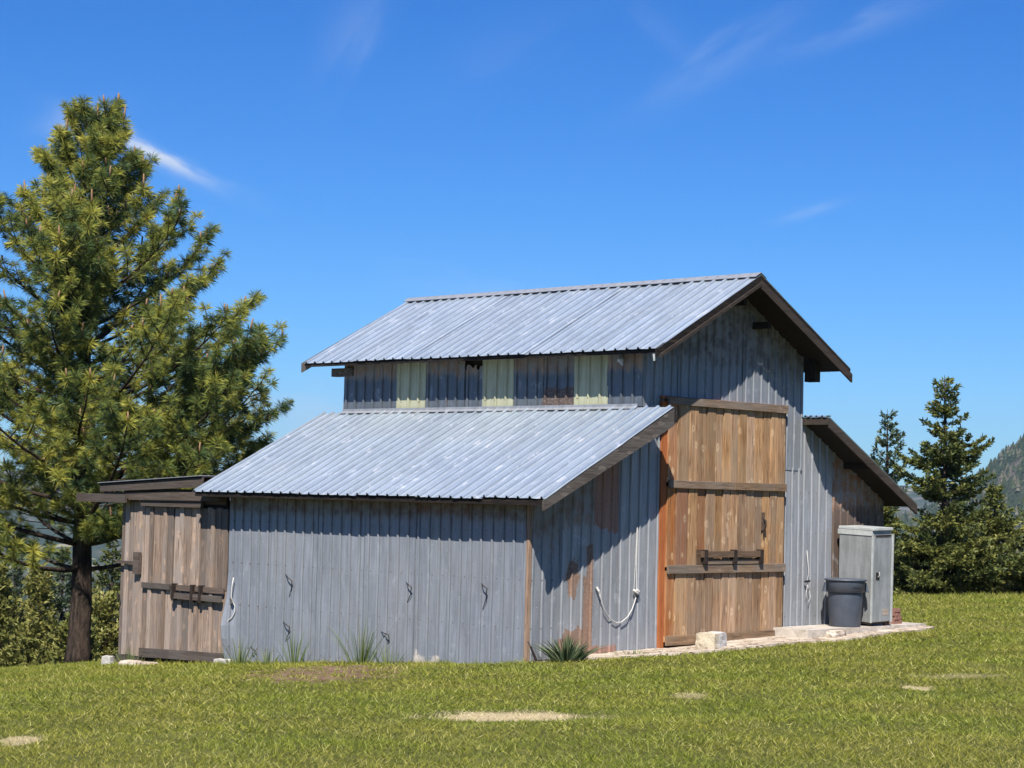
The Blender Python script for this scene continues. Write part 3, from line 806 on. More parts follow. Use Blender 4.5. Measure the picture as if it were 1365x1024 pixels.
MB().tube([(.10, 4.94, 1.90), (.145, 4.94, 1.86), (.15, 4.94, 1.78), (.11, 4.94, 1.70), (.11, 4.955, 1.65)], .013, 6).build('handle', M['iron'], hd)

# wires, ropes and hooks on the walls
HK = [((-4.77, .93), (-4.55, .84), (-4.67, .61)), ((-4.80, .25), (-4.57, .18), (-4.72, -.03)), ((-2.27, .94), (-2.09, .87), (-2.22, .66)),
      ((-.84, .98), (-.68, .92), (-.80, .64)), ((-2.73, .23), (-2.51, .20), (-2.59, .08)), ((-5.46, -.16), (-5.40, -.18), (-5.35, -.24))]
for (a, b, c) in HK:
    MB().tube([(a[0], -.01, a[1]), ((a[0]+b[0])/2, -.06, (a[1]+b[1])/2), (b[0], -.075, b[1]), ((b[0]+c[0])/2+.02, -.045, (b[1]+c[1])/2), (c[0], -.02, c[1])], [.004, .007, .009, .007, .004], 5).build('wire_hook', M['wire'], wl, smooth=True)
rp = [(-5.89, .83), (-5.90, .70), (-5.91, .57), (-5.90, .48), (-5.86, .42), (-5.86, .33), (-5.90, .25), (-5.97, .19), (-6.0, .14)]
MB().tube([(x_, -.055-.02*math.sin(i), z_) for i, (x_, z_) in enumerate(rp)], .008, 6).build('hanging_rope', M['rope'], wl, smooth=True)
MB().tube([(-5.92, -.07, .52), (-5.90, -.075, .47), (-5.88, -.07, .44)], .018, 6).build('rope_clip', M['wire'], wl)
pts = []
P_ = [(1.31, .92), (1.34, .82), (1.42, .66), (1.56, .53), (1.70, .465), (1.80, .47), (1.92, .54), (2.02, .64), (2.09, .74), (2.12, .83)]
MB().tube([(.05+.012*math.sin(i*1.3), a, b) for i, (a, b) in enumerate(P_)], .0080, 6).build('hanging_rope', M['rope'], el, smooth=True)
MB().tube([(.045, 2.12, .86), (.04, 2.11, 1.2), (.03, 2.13, 1.75)], .006, 5).build('rope_strand', M['rope'], el)
MB().tube([(.045, 2.06, .86), (.04, 2.09, 1.3), (.03, 2.12, 1.75)], .005, 5).build('rope_strand', M['rope'], el)
MB().tube([(.06, 2.04, .90), (.065, 2.10, .85), (.06, 2.16, .88), (.06, 2.10, .90)], .016, 6).build('rope_knot', M['rope'], el, smooth=True)
MB().tube([(.055, 2.08, .84), (.055, 2.14, .80)], .012, 6).build('rope_shackle', M['wire'], el)
MB().tube([(.03, 1.29, .95), (.055, 1.31, .90), (.05, 1.34, .85)], .018, 6).build('rope_end', M['rope'], el)
MB().tube([(.05, 6.14, 1.42), (.055, 6.19, 1.1), (.05, 6.16, .95), (.06, 6.2, .82), (.06, 6.24, .72), (.06, 6.18, .64), (.06, 6.12, .74), (.055, 6.16, .9)], .005, 6).build('hanging_cord', M['rope'], gr, smooth=True)
MB().tube([(.05, 6.1, .95), (.07, 6.2, .96)], .016, 6).build('cord_cleat', M['wire'], gr)

# ------------------------------------------------------------------ plank shed leaning on the barn's left end
shed = empty('plank_shed', (-7.4, .04, -.55), label='brown plank shed with double doors against the left end of the barn', cat='shed')
SH = Vector((-7.4, .04, -.55))


def sp(mb, name, mat, parent=shed, bevel=0):
    mb.v = [(x_-SH.x, y_-SH.y, z_-SH.z) for (x_, y_, z_) in mb.v] if parent is shed or parent.get('shedchild') else mb.v
    o = mb.build(name, mat, parent, bevel=bevel); o['shedchild'] = 1; return o


dl = bpy.data.objects.new('side_panel', None); link(dl, shed); dl['shedchild'] = 1
x = -8.79
while x < -8.19:
    w_ = random.uniform(.085, .13); w_ = min(w_, -8.17-x)
    sp(MB().box(x+.003, x+w_-.003, .02-random.choice((0, .018, .03)), .06, -.50+random.uniform(-.01, .01), 1.93), 'plank', M['shed'], dl, .003); x += w_
sp(MB().box(-8.80, -8.16, .00, .055, -.62, -.505), 'bottom_board', M['shedX'], dl)
leaves = []
for (xa, xb) in ((-8.16, -7.42), (-7.41, -6.11)):
    d_ = bpy.data.objects.new('door', None); link(d_, shed); d_['shedchild'] = 1; x = xa
    al = 0
    while x < xb-.02:
        w_ = random.uniform(.075, .10) if al % 3 == 1 else random.uniform(.12, .165); w_ = min(w_, xb-x); pr = (-.040 if al % 3 == 1 else -.006)+random.uniform(-.006, .004); al += 1
        s1, s2 = random.uniform(-.015, .015), random.uniform(-.01, .01)
        sp(MB().box(x+.003, x+w_-.004, pr, .03, .62, 1.84+s1), 'plank', M['shed'], d_, .003)
        sp(MB().box(x+.003, x+w_-.004, pr, .03, -.42, .615+s2), 'plank', M['shed'], d_, .003); x += w_
    leaves.append(d_)
    sp(MB().box(xa+.03, xb-.01, -.062, -.03, .575, .66), 'rail', M['shedX'] if xa < -8 else M['shedXd'], d_)
    zA_, zB_ = (-.50, -.48) if xa < -8 else (-.478, -.445)
    sp(MB().quadbox([(xa, -.045, zA_), (xb, -.045, zB_), (xb, -.02, zB_), (xa, -.02, zA_), (xa, -.045, zA_+.14), (xb, -.045, zB_+.14), (xb, -.02, zB_+.14), (xa, -.02, zA_+.14)]), 'bottom_board', M['shedX'], d_)
d_ = leaves[1]
sp(MB().box(-7.35, -6.13, -.10, -.065, .45, .54), 'latch_bar', M['shedX'], d_)
for xx in (-7.28, -6.82, -6.62): sp(MB().box(xx-.025, xx+.025, -.115, -.03, .42, .68), 'latch_bracket', M['iron'], d_)
sp(MB().box(-8.33, -8.19, -.09, -.03, .78, 1.12), 'latch_block', M['shedXd'], dl)
sp(MB().box(-8.80, -8.33, -.075, -.035, .93, .975), 'bolt_bar', M['shedX'], dl)
sp(MB().tube([(-8.78, -.02, .45), (-8.72, -.06, .42), (-8.72, -.05, .36)], .018, 6), 'hook', M['iron'], dl)
sp(MB().box(-8.16, -6.65, -.10, -.05, 1.845, 1.95), 'lintel', M['shedX'], shed)
sp(MB().box(-8.16, -6.2, .035, .08, -.62, 2.05), 'backing', M['deck'], shed)
sp(MB().box(-8.81, -8.77, .06, 2.3, -.8, 1.95), 'side_wall', M['shed'], shed)
sp(MB().box(-9.72, -8.42, -.22, -.17, 1.885, 2.02), 'eave_beam', M['shedX'], shed, .004)
sr = sp(MB().quadbox([(-9.17, -.17, 2.165), (-6.56, -.17, 2.305), (-6.56, 2.6, 2.305), (-9.17, 2.6, 2.165), (-9.17, -.17, 2.185), (-6.56, -.17, 2.325), (-6.56, 2.6, 2.325), (-9.17, 2.6, 2.185)]), 'roof', M['deck'], shed)
sp(MB().quadbox([(-9.19, -.20, 2.187), (-6.56, -.20, 2.327), (-6.56, 2.62, 2.327), (-9.19, 2.62, 2.187), (-9.19, -.20, 2.197), (-6.56, -.20, 2.337), (-6.56, 2.62, 2.337), (-9.19, 2.62, 2.197)]), 'roofing_sheet', M['flash'], sr)
sp(MB().quadbox([(-9.16, -.165, 2.05), (-6.56, -.165, 2.16), (-6.56, -.135, 2.16), (-9.16, -.135, 2.05), (-9.16, -.165, 2.163), (-6.56, -.165, 2.303), (-6.56, -.135, 2.303), (-9.16, -.135, 2.163)]), 'fascia_board', M['shedX'], sr)
sp(MB().quadbox([(-9.1, -.130, 1.93), (-6.2, -.130, 1.955), (-6.2, -.10, 1.955), (-9.1, -.10, 1.93), (-9.1, -.130, 2.045), (-6.2, -.130, 2.09), (-6.2, -.10, 2.09), (-9.1, -.10, 2.045)]), 'fascia_board', M['shedXd'], sr)
sp(MB().box(-8.75, -6.2, .0, .04, 1.90, 2.12), 'head_boarding', M['shedXd'], shed)
sp(MB().box(-8.8, -6.1, 2.3, 2.34, -.9, 2.1), 'back_wall', M['shed'], shed)


# ------------------------------------------------------------------ concrete, stones, cabinet, bin, bricks
def rock(name, loc, size, mat, rz=0., seed=0, **k):
    import bmesh
    bm = bmesh.new(); bmesh.ops.create_cube(bm, size=1); bmesh.ops.subdivide_edges(bm, edges=bm.edges, cuts=5, use_grid_fill=True)
    for v_ in bm.verts:
        p = v_.co.copy(); q = p.normalized()*.62; v_.co = p*.72+q*.28
        v_.co += v_.co.normalized()*.07*mnoise.noise(p*2.3+Vector((seed*3.1, 0, 0)))+v_.co.normalized()*.03*mnoise.noise(p*7+Vector((seed, 1, 0)))
        v_.co = Vector((v_.co.x*size[0], v_.co.y*size[1], (v_.co.z+.4)*size[2]))
    me = bpy.data.meshes.new(name); bm.to_mesh(me); bm.free(); me.materials.append(mat)
    o = link(bpy.data.objects.new(name, me)); o.location = loc; o.rotation_euler = (0, 0, rz); return tag(o, **k)


def poly_slab(name, pts, z0f, topf, mat, jag=.04, sub=14, kind=None, **k):
    """slab with a ragged outline"""
    import bmesh
    out = []
    for i in range(len(pts)):
        a, b = Vector(pts[i]), Vector(pts[(i+1) % len(pts)]); nn = max(1, int((b-a).length/.12))
        for q in range(nn):
            p = a.lerp(b, q/nn); out.append(p+Vector((mnoise.noise(Vector((p.x*5, p.y*5, 0))), mnoise.noise(Vector((p.x*5, p.y*5, 9)))))*jag)
    n_ = len(out); v = [(p.x, p.y, topf(p.x, p.y)) for p in out]+[(p.x, p.y, z0f(p.x, p.y)) for p in out]
    f = [tuple(range(n_))]+[(i, i+n_, (i+1) % n_+n_, (i+1) % n_) for i in range(n_)]
    me = bpy.data.meshes.new(name); me.from_pydata(v, [], f); me.update()
    bm = bmesh.new(); bm.from_mesh(me); bmesh.ops.triangulate(bm, faces=bm.faces[:]); bmesh.ops.recalc_face_normals(bm, faces=bm.faces); bm.to_mesh(me); bm.free()
    me.materials.append(mat); o = link(bpy.data.objects.new(name, me)); return tag(o, kind=kind, **k)


APR = [(.02, .12), (.34, .22), (.50, .9), (.62, 1.6), (.95, 2.5), (1.15, 3.6), (1.05, 4.6), (1.25, 5.6), (1.18, 6.6), (1.15, 7.6), (.95, 8.35), (.02, 8.3)]
def apron_mat():
    m, t = material('broken_pale_concrete'); pos = t.node('ShaderNodeNewGeometry').outputs['Position']
    n = t.noise(pos, 4, 5, .65); f = t.noise(pos, 26, 4, .7)
    c = t.mix(t.ramp(n, .35, .65), (.34, .27, .205, 1), (.54, .47, .385, 1)); c = t.mix(t.math('MULTIPLY', t.ramp(f, .5, .75), .5), c, (.30, .22, .16, 1))
    cr = t.node('ShaderNodeTexVoronoi', dict(feature='DISTANCE_TO_EDGE'), Vector=t.vmath('ADD', pos, t.node('ShaderNodeTexNoise', Vector=pos, Scale=3.0).outputs[1]), Scale=1.9).outputs['Distance']
    c = t.mix(t.ramp(cr, .03, .012), c, (.16, .11, .08, 1))
    return finish(m, t, c, .95, 0, t.math('ADD', n, t.ramp(cr, .012, .04)), .8, .02, .1)


M['apron'] = apron_mat()
poly_slab('concrete_apron', APR, lambda x_, y_: float(G(x_, y_))-.1, lambda x_, y_: float(G(x_, y_))+.032+.012*mnoise.noise(Vector((x_*3, y_*3, 0))), M['apron'], kind='structure')
slabz = .29
poly_slab('concrete_slab', [(.03, 5.25), (.70, 5.25), (.74, 7.0), (.72, 8.45), (.03, 8.45)], lambda x_, y_: .1, lambda x_, y_: slabz, M['concrete'], jag=.012, kind='structure')
rock('broken_concrete_lump', (.86, 5.75, .20), (.16, .42, .09), M['apron'], .2, 4, label='broken pinkish concrete lump below the edge of the slab', cat='rubble')
rock('concrete_block', (.62, 3.05, float(G(.6, 3))-.03), (.30, .45, .29), M['block'], .25, 1, label='pale concrete block stained with yellow lichen before the tall door', cat='block')
rock('white_stone', (-8.70, -.22, float(G(-8.7, -.2))-.02), (.17, .16, .20), M['stone'], .4, 2, label='whitish upright stone at the left corner of the plank shed', cat='stone')
rock('flat_stone', (-7.65, -.42, float(G(-7.65, -.4))-.02), (.66, .24, .09), M['apron'], .1, 3, label='long flat pale stone in the grass below the shed doors', cat='stone')
rock('white_stone', (-6.02, -.16, float(G(-6.02, -.16))-.05), (.16, .13, .13), M['stone'], .1, 5, label='small white stone under the left corner of the metal wall, nearer the shed', cat='stone', group='two white stones under the metal wall')
rock('white_stone', (-5.80, -.20, float(G(-5.8, -.2))-.05), (.13, .10, .12), M['stone'], .5, 6, label='small white stone under the metal wall, right of its twin', cat='stone', group='two white stones under the metal wall')

# trash can
can = empty('trash_can', (.47, 6.56, slabz), label='dark grey round plastic trash can with collar and lid on the slab', cat='trash can')
MB().lathe([(.225, 0), (.232, .01), (.262, .50), (.262, .52)], 40).build('body', M['bin'], can, smooth=True)
MB().lathe([(.275, .515), (.292, .52), (.298, .675), (.300, .685), (.280, .69)], 40).build('collar', M['bin'], can, smooth=True)
MB().lathe([(.302, .688), (.318, .690), (.320, .708), (.300, .718), (.10, .726)], 40).build('lid', M['binlid'], can, smooth=True)
for s_ in (-1, 1):
    a = Vector((-.68, .73, 0)).cross(Vector((0, 0, 1))).normalized()*s_
    p = a*.30; q = Vector((-a.y, a.x, 0))
    MB().quadbox([p-q*.07+Vector((0, 0, .52)), p+a*.045-q*.07+Vector((0, 0, .52)), p+a*.045+q*.07+Vector((0, 0, .52)), p+q*.07+Vector((0, 0, .52)),
                  p-q*.06+Vector((0, 0, .66)), p+a*.01-q*.06+Vector((0, 0, .66)), p+a*.01+q*.06+Vector((0, 0, .66)), p+q*.06+Vector((0, 0, .66))]).build('handle', M['bin'], can, bevel=.008)
fw = Vector((.68, -.73, 0)).normalized(); ang = math.atan2(fw.y, fw.x)+.45
MB().tube([(.302*math.cos(ang+a_), .302*math.sin(ang+a_), .60+.006*math.cos(a_*30)) for a_ in np.linspace(-.22, .22, 8)], .006, 5).build('moulded_badge', M['caster'], can)

# metal cabinet, leaning a little
cab = empty('metal_cabinet', (.40, 7.19, slabz), (math.radians(1.4), math.radians(1.8), math.radians(-3)), label='tall dented galvanised metal cabinet beside the trash can', cat='cabinet')
MB().box(-.32, .29, -.25, .24, .07, 1.46).build('body', M['cab'], cab, bevel=.008)
MB().box(-.332, .322, -.262, .248, 1.462, 1.505).build('top_panel', M['cabtrim'], cab, bevel=.006)
MB().box(-.345, .30, -.262, -.252, 1.385, 1.46).build('trim_strip', M['cabtrim'], cab)
dr = MB().box(.292, .318, -.235, .225, .08, 1.36).build('door', M['cab'], cab, bevel=.006)
MB().box(.292, .312, -.262, -.238, .07, 1.42).build('corner_trim', M['cabtrim'], cab)
MB().box(.292, .330, .228, .262, .06, 1.40).build('corner_trim', M['cabtrim'], cab)
MB().box(.319, .326, -.20, .20, 1.365, 1.395).build('hinge_strip', M['iron'], cab)
hp = MB().box(.319, .326, -.17, -.09, .72, .83).build('latch_plate', M['iron'], dr)
MB().tube([(.33, -.13, .76), (.352, -.13, .78), (.352, -.13, .82), (.33, -.10, .83)], .008, 6).build('handle', M['cabtrim'], hp)
MB().box(.3185, .3205, .02, .16, .17, .27).build('faded_sticker', plain('faded_sticker', (.30, .25, .20), .8, scale=60, var=.6), dr)
MB().box(-.30, .28, -.24, .23, .045, .068).build('base_frame', M['iron'], cab)
for (a, b) in ((.24, -.2), (.24, .2), (-.27, -.2), (-.27, .2)):
    cs = MB().lathe([(.03, -.015), (.035, -.01), (.035, .01), (.03, .015)], 14)
    cs.v = [(a+x_, b+z_, .035+y_) for (x_, y_, z_) in cs.v]; cs.build('caster', M['caster'] if b < 0 else M['brick'], cab, smooth=True)

# stacked bricks behind the cabinet
bs = 0
for row in range(4):
    for j in range(2):
        o = MB().box(-.10, .10, -.05, .05, 0, .058).build('brick', M['brick'], None, bevel=.004)
        o.location = (.42+.02*random.random(), 7.90+j*.12+.02*row*(j == 1)*-1, slabz+row*.060); o.rotation_euler = (0, 0, random.uniform(-.12, .12))
        tag(o, f"{['lowest', 'second lowest', 'third lowest', 'topmost'][row]} brown brick of the {['nearer', 'farther'][j]} stack behind the metal cabinet", 'brick', 'bricks stacked behind the metal cabinet')


# ------------------------------------------------------------------ blades: iris, weeds, lawn
def blade_arrays(P, D, L, Wd, bend, seg, rnd=None):
    """flat tapering blades: P base, D direction, L length"""
    n_ = len(P); side = np.cross(D, rng.standard_normal((n_, 3))); side /= np.linalg.norm(side, axis=1)[:, None]+1e-9
    V = []; T = []
    pts = []
    for s_ in range(seg+1):
        t_ = s_/seg; c = P+D*(L*t_)[:, None]; c = c+bend*(t_**2)*L[:, None]
        wv = Wd*(1-t_)**.8 if s_ else Wd
        pts.append((c-side*wv[:, None], c+side*wv[:, None]))
    nv = 2*seg+1; VV = np.zeros((n_, nv, 3))
    for s_ in range(seg): VV[:, 2*s_] = pts[s_][0]; VV[:, 2*s_+1] = pts[s_][1]
    VV[:, -1] = pts[seg][0]
    tr = []
    for s_ in range(seg-1): tr += [(2*s_, 2*s_+1, 2*s_+3), (2*s_, 2*s_+3, 2*s_+2)]
    tr.append((2*seg-2, 2*seg-1, 2*seg))
    T = (np.arange(n_)[:, None, None]*nv+np.array(tr)[None]).reshape(-1, 3)
    r = rng.random(n_) if rnd is None else rnd
    return VV.reshape(-1, 3), T, np.repeat(r, nv)


def blades(P, D, L, Wd, bend, name, mat, parent=None, seg=2, rnd=None):
    V, T, r = blade_arrays(P, D, L, Wd, bend, seg, rnd); return np_mesh(name, V, T, mat, parent, rnd=r)


def unit(v): return v/(np.linalg.norm(v, axis=-1, keepdims=True)+1e-9)


def clump(name, x_, y_, n_, L, W_, spread, mat, label, cat, lean=.55, group=None, rad=.1):
    root = empty(name, (x_, y_, float(G(x_, y_))), label=label, cat=cat, group=group)
    a = rng.uniform(0, 2*np.pi, n_); s_ = rng.random(n_)*spread
    D = unit(np.stack([np.cos(a)*s_, np.sin(a)*s_, np.ones(n_)], -1)); P = np.stack([np.cos(a)*s_*rad, np.sin(a)*s_*rad, np.full(n_, -.02)], -1)
    bend = np.stack([np.cos(a)*lean*s_, np.sin(a)*lean*s_, -lean*.6*s_], -1)
    blades(P, D, L*rng.uniform(.55, 1.05, n_), np.full(n_, W_), bend, 'leaves', mat, root, 4)
    return root


clump('iris_clump', .40, .30, 300, .40, .015, .72, M['iris'], 'clump of grey green strap leaves at the corner of the metal wall', 'plant', rad=.22)
MB().tube([(.14, .10, .02), (.10, .03, .2), (.06, .02, .26)], [.02, .012, .008], 6).build('dead_stem', M['iron'], bpy.data.objects['iris_clump']).location = (-.3, -.5, 0)
WD = [(-2.9, -.22, .52, 34, 'tallest tuft of weeds standing against the middle of the metal wall'), (-5.45, -.26, .34, 26, 'thin weeds against the left end of the metal wall beside the white stones'),
      (-4.85, -.22, .24, 20, 'low weeds at the foot of the metal wall between its two left weed tufts'), (-4.25, -.25, .42, 22, 'wispy weeds before the metal wall below the second wire hook'),
      (-2.35, -.22, .26, 18, 'short weeds just right of the tallest weed tuft'), (-8.05, -.30, .26, 26, 'tuft of long grass under the left shed door'),
      (.42, 1.65, .13, 50, 'low leafy weed at the foot of the end wall, right of the iris clump'), (.62, 2.25, .09, 40, 'flat green weed on the concrete apron before the orange jamb')]
for (a, b, L_, n_, lb) in WD: clump('weed_tuft', a, b, n_*2, L_*1.45 if L_ > .2 else L_, .0055 if L_ > .2 else .010, .5 if L_ > .2 else 1.3, M['weed'], lb, 'weeds', .5, 'weed tufts round the barn', rad=.3)


def inside_bare(x_, y_):
    k_ = np.zeros_like(x_)
    for e in BARE: k_ = np.maximum(k_, e[4]*(.22 if e in DRY else .97)*sm(1.2, .55, ell(x_, y_, e)+.7*fract(x_, y_, .45, 21, 4)))
    return k_


def blocked(x_, y_):
    b = (x_ > Lx-.03) & (x_ < .02) & (y_ > -.03) & (y_ < 8.3)
    b |= (x_ > -8.8) & (x_ < -6) & (y_ > 0.0) & (y_ < 2.3)
    ax = np.interp(y_, [.1, .25, .9, 1.6, 2.5, 3.6, 4.6, 5.6, 6.6, 7.6, 8.35], [.0, .34, .50, .62, .95, 1.15, 1.05, 1.25, 1.18, 1.15, .95])
    b |= (x_ > 0) & (x_ < ax-.03) & (y_ > .15) & (y_ < 8.35)
    return b


fv = np.array([-.682, .731]); rv = np.array([.731, .682]); cp = np.array([CAMP.x, CAMP.y])
NB = 1080000
Dd = 11.2+(54-11.2)*rng.random(NB)**1.35
lat = (rng.random(NB)*2-1)*(.30*Dd+3.6)
den = (11.2/Dd)**.95
# importance: area element grows with Dd; keep by target density ~ D^-1.35
tgt = Dd**-1.35*Dd; cur = (1/1.35)*((Dd-11.2)/(54-11.2)+1e-3)**(1/1.35-1); pk = tgt/cur; pk /= np.quantile(pk, .9)
kp = rng.random(NB) < pk
Dd, lat = Dd[kp], lat[kp]
px_ = cp[0]+fv[0]*Dd+rv[0]*lat; py_ = cp[1]+fv[1]*Dd+rv[1]*lat
kp = ~blocked(px_, py_) & (rng.random(len(px_)) > .93*inside_bare(px_, py_))
px_, py_, Dd = px_[kp], py_[kp], Dd[kp]; n_ = len(px_)
tuf = fract(px_, py_, .33, 31, 4); big_ = fract(px_, py_, 2.2, 33, 3)
Ln = (.048+.022*tuf+.010*big_)*rng.uniform(.6, 1.5, n_)*(1+.010*(Dd-11)); Ln = np.clip(Ln, .018, .16)
dryk = np.zeros(n_)
for e in DRY: dryk = np.maximum(dryk, sm(1.2, .7, ell(px_, py_, e)))
Ln *= 1-.35*dryk
r_ = px_*.73+py_*.68
Ln *= 1+1.1*sm(39, 44, Dd)
# longer grass left standing along the wall
near = np.exp(-((py_+.12)/.16)**2)*((px_ > -8.9) & (px_ < .1)); Ln *= 1+.9*near*rng.random(n_)
a = rng.uniform(0, 2*np.pi, n_); ln = rng.uniform(.25, 1.7, n_)
dirn = unit(np.stack([np.cos(a)*ln+.25*np.sin(px_*1.7+py_), np.sin(a)*ln+.2*np.cos(py_*1.3), np.ones(n_)], -1))
P = np.stack([px_, py_, G(px_, py_)-.006], -1)
wid = .0025*rng.uniform(.7, 1.4, n_)*(Dd/13)**.75
bend = np.stack([np.cos(a)*.35, np.sin(a)*.35, -.15*np.ones(n_)], -1)*rng.random(n_)[:, None]
rn = np.clip(.42+.34*fract(px_, py_, .21, 77, 3)+.10*big_+.24*rng.standard_normal(n_), 0, 1)
nr = Dd < 16.5
A1 = blade_arrays(P[nr], dirn[nr], Ln[nr], wid[nr], bend[nr], 2, rn[nr]); A2 = blade_arrays(P[~nr], unit(dirn+bend*.5)[~nr], Ln[~nr], wid[~nr]*1.25, bend[~nr], 1, rn[~nr])
gr_ = np_mesh('lawn_grass', np.concatenate([A1[0], A2[0]]), np.concatenate([A1[1], A2[1]+len(A1[0])]), M['grass'], rnd=np.concatenate([A1[2], A2[2]]))
tag(gr_, 'sunlit mown lawn grass with dry yellow patches in front of the barn', 'grass', kind='stuff')


# ------------------------------------------------------------------ trees
def limb_path(p0, az, elev0, elev1, L, n_=7, wob=.08):
    p = Vector(p0); pts = [p.copy()]; a = az
    for i in range(n_):
        t_ = (i+.5)/n_; e = elev0+(elev1-elev0)*t_**1.4; a += random.uniform(-wob, wob)*1.6
        p = p+Vector((math.cos(a)*math.cos(e), math.sin(a)*math.cos(e), math.sin(e)))*(L/n_); pts.append(p.copy())
    return pts


def on_path(pts, t_):
    q = t_*(len(pts)-1); i = min(int(q), len(pts)-2); return pts[i].lerp(pts[i+1], q-i), (pts[i+1]-pts[i]).normalized()


def tufts_mesh(tc, td, tr, per, nl, wd, name, mat, parent, back=.25, tone=None):
    """starburst needle tufts; tc centres, td axes"""
    tc = np.array(tc); td = unit(np.array(td)); k = len(tc); sc = np.array(tr)
    C_ = np.repeat(tc, per, 0); A_ = np.repeat(td, per, 0); S_ = np.repeat(sc, per)
    n_ = len(C_); rv_ = unit(rng.standard_normal((n_, 3)))
    bud = (np.arange(n_) % per) < 4
    w_ = unit(rv_*np.where(bud, .35, 1)[:, None]+A_*rng.uniform(.05, 1.1, n_)[:, None])
    off = A_*(rng.uniform(-.55, .15, n_)*.11*(nl/.18))[:, None]*S_[:, None]
    L_ = nl*S_*rng.uniform(.62, 1.2, n_)*np.where(bud, .32, 1); side = unit(np.cross(w_, rng.standard_normal((n_, 3))))*wd*S_[:, None]*np.where(bud, 2.2, 1)[:, None]
    tip = C_+off+w_*L_[:, None]+np.array([0, 0, -.12])*L_[:, None]
    b0 = C_+off; V = np.stack([b0-side*.5, b0+w_*L_[:, None]*.55+side, tip], 1)
    tn = rng.random(k) if tone is None else np.array(tone)
    r = np.where(bud, 1., np.clip(np.repeat(tn, per)+.16*rng.standard_normal(n_), 0, .93))
    return np_mesh(name, V.reshape(-1, 3), np.arange(n_*3).reshape(-1, 3), mat, parent, rnd=np.repeat(r, 3))


def trunk_mesh(pts, rs, name, mat, parent, n=18, flare=True):
    mb = MB().tube(pts, rs, n)
    out = []
    for (x_, y_, z_) in mb.v:
        p = Vector((x_, y_, z_)); q = mnoise.noise(Vector((x_*5, y_*5, z_*1.3)))*.10+mnoise.noise(Vector((x_*14, y_*14, z_*4)))*.06
        c = min(pts, key=lambda a_: abs(a_[2]-z_)); out.append((c[0]+(x_-c[0])*(1+q), c[1]+(y_-c[1])*(1+q), z_))
    mb.v = out; return mb.build(name, mat, parent, smooth=True)


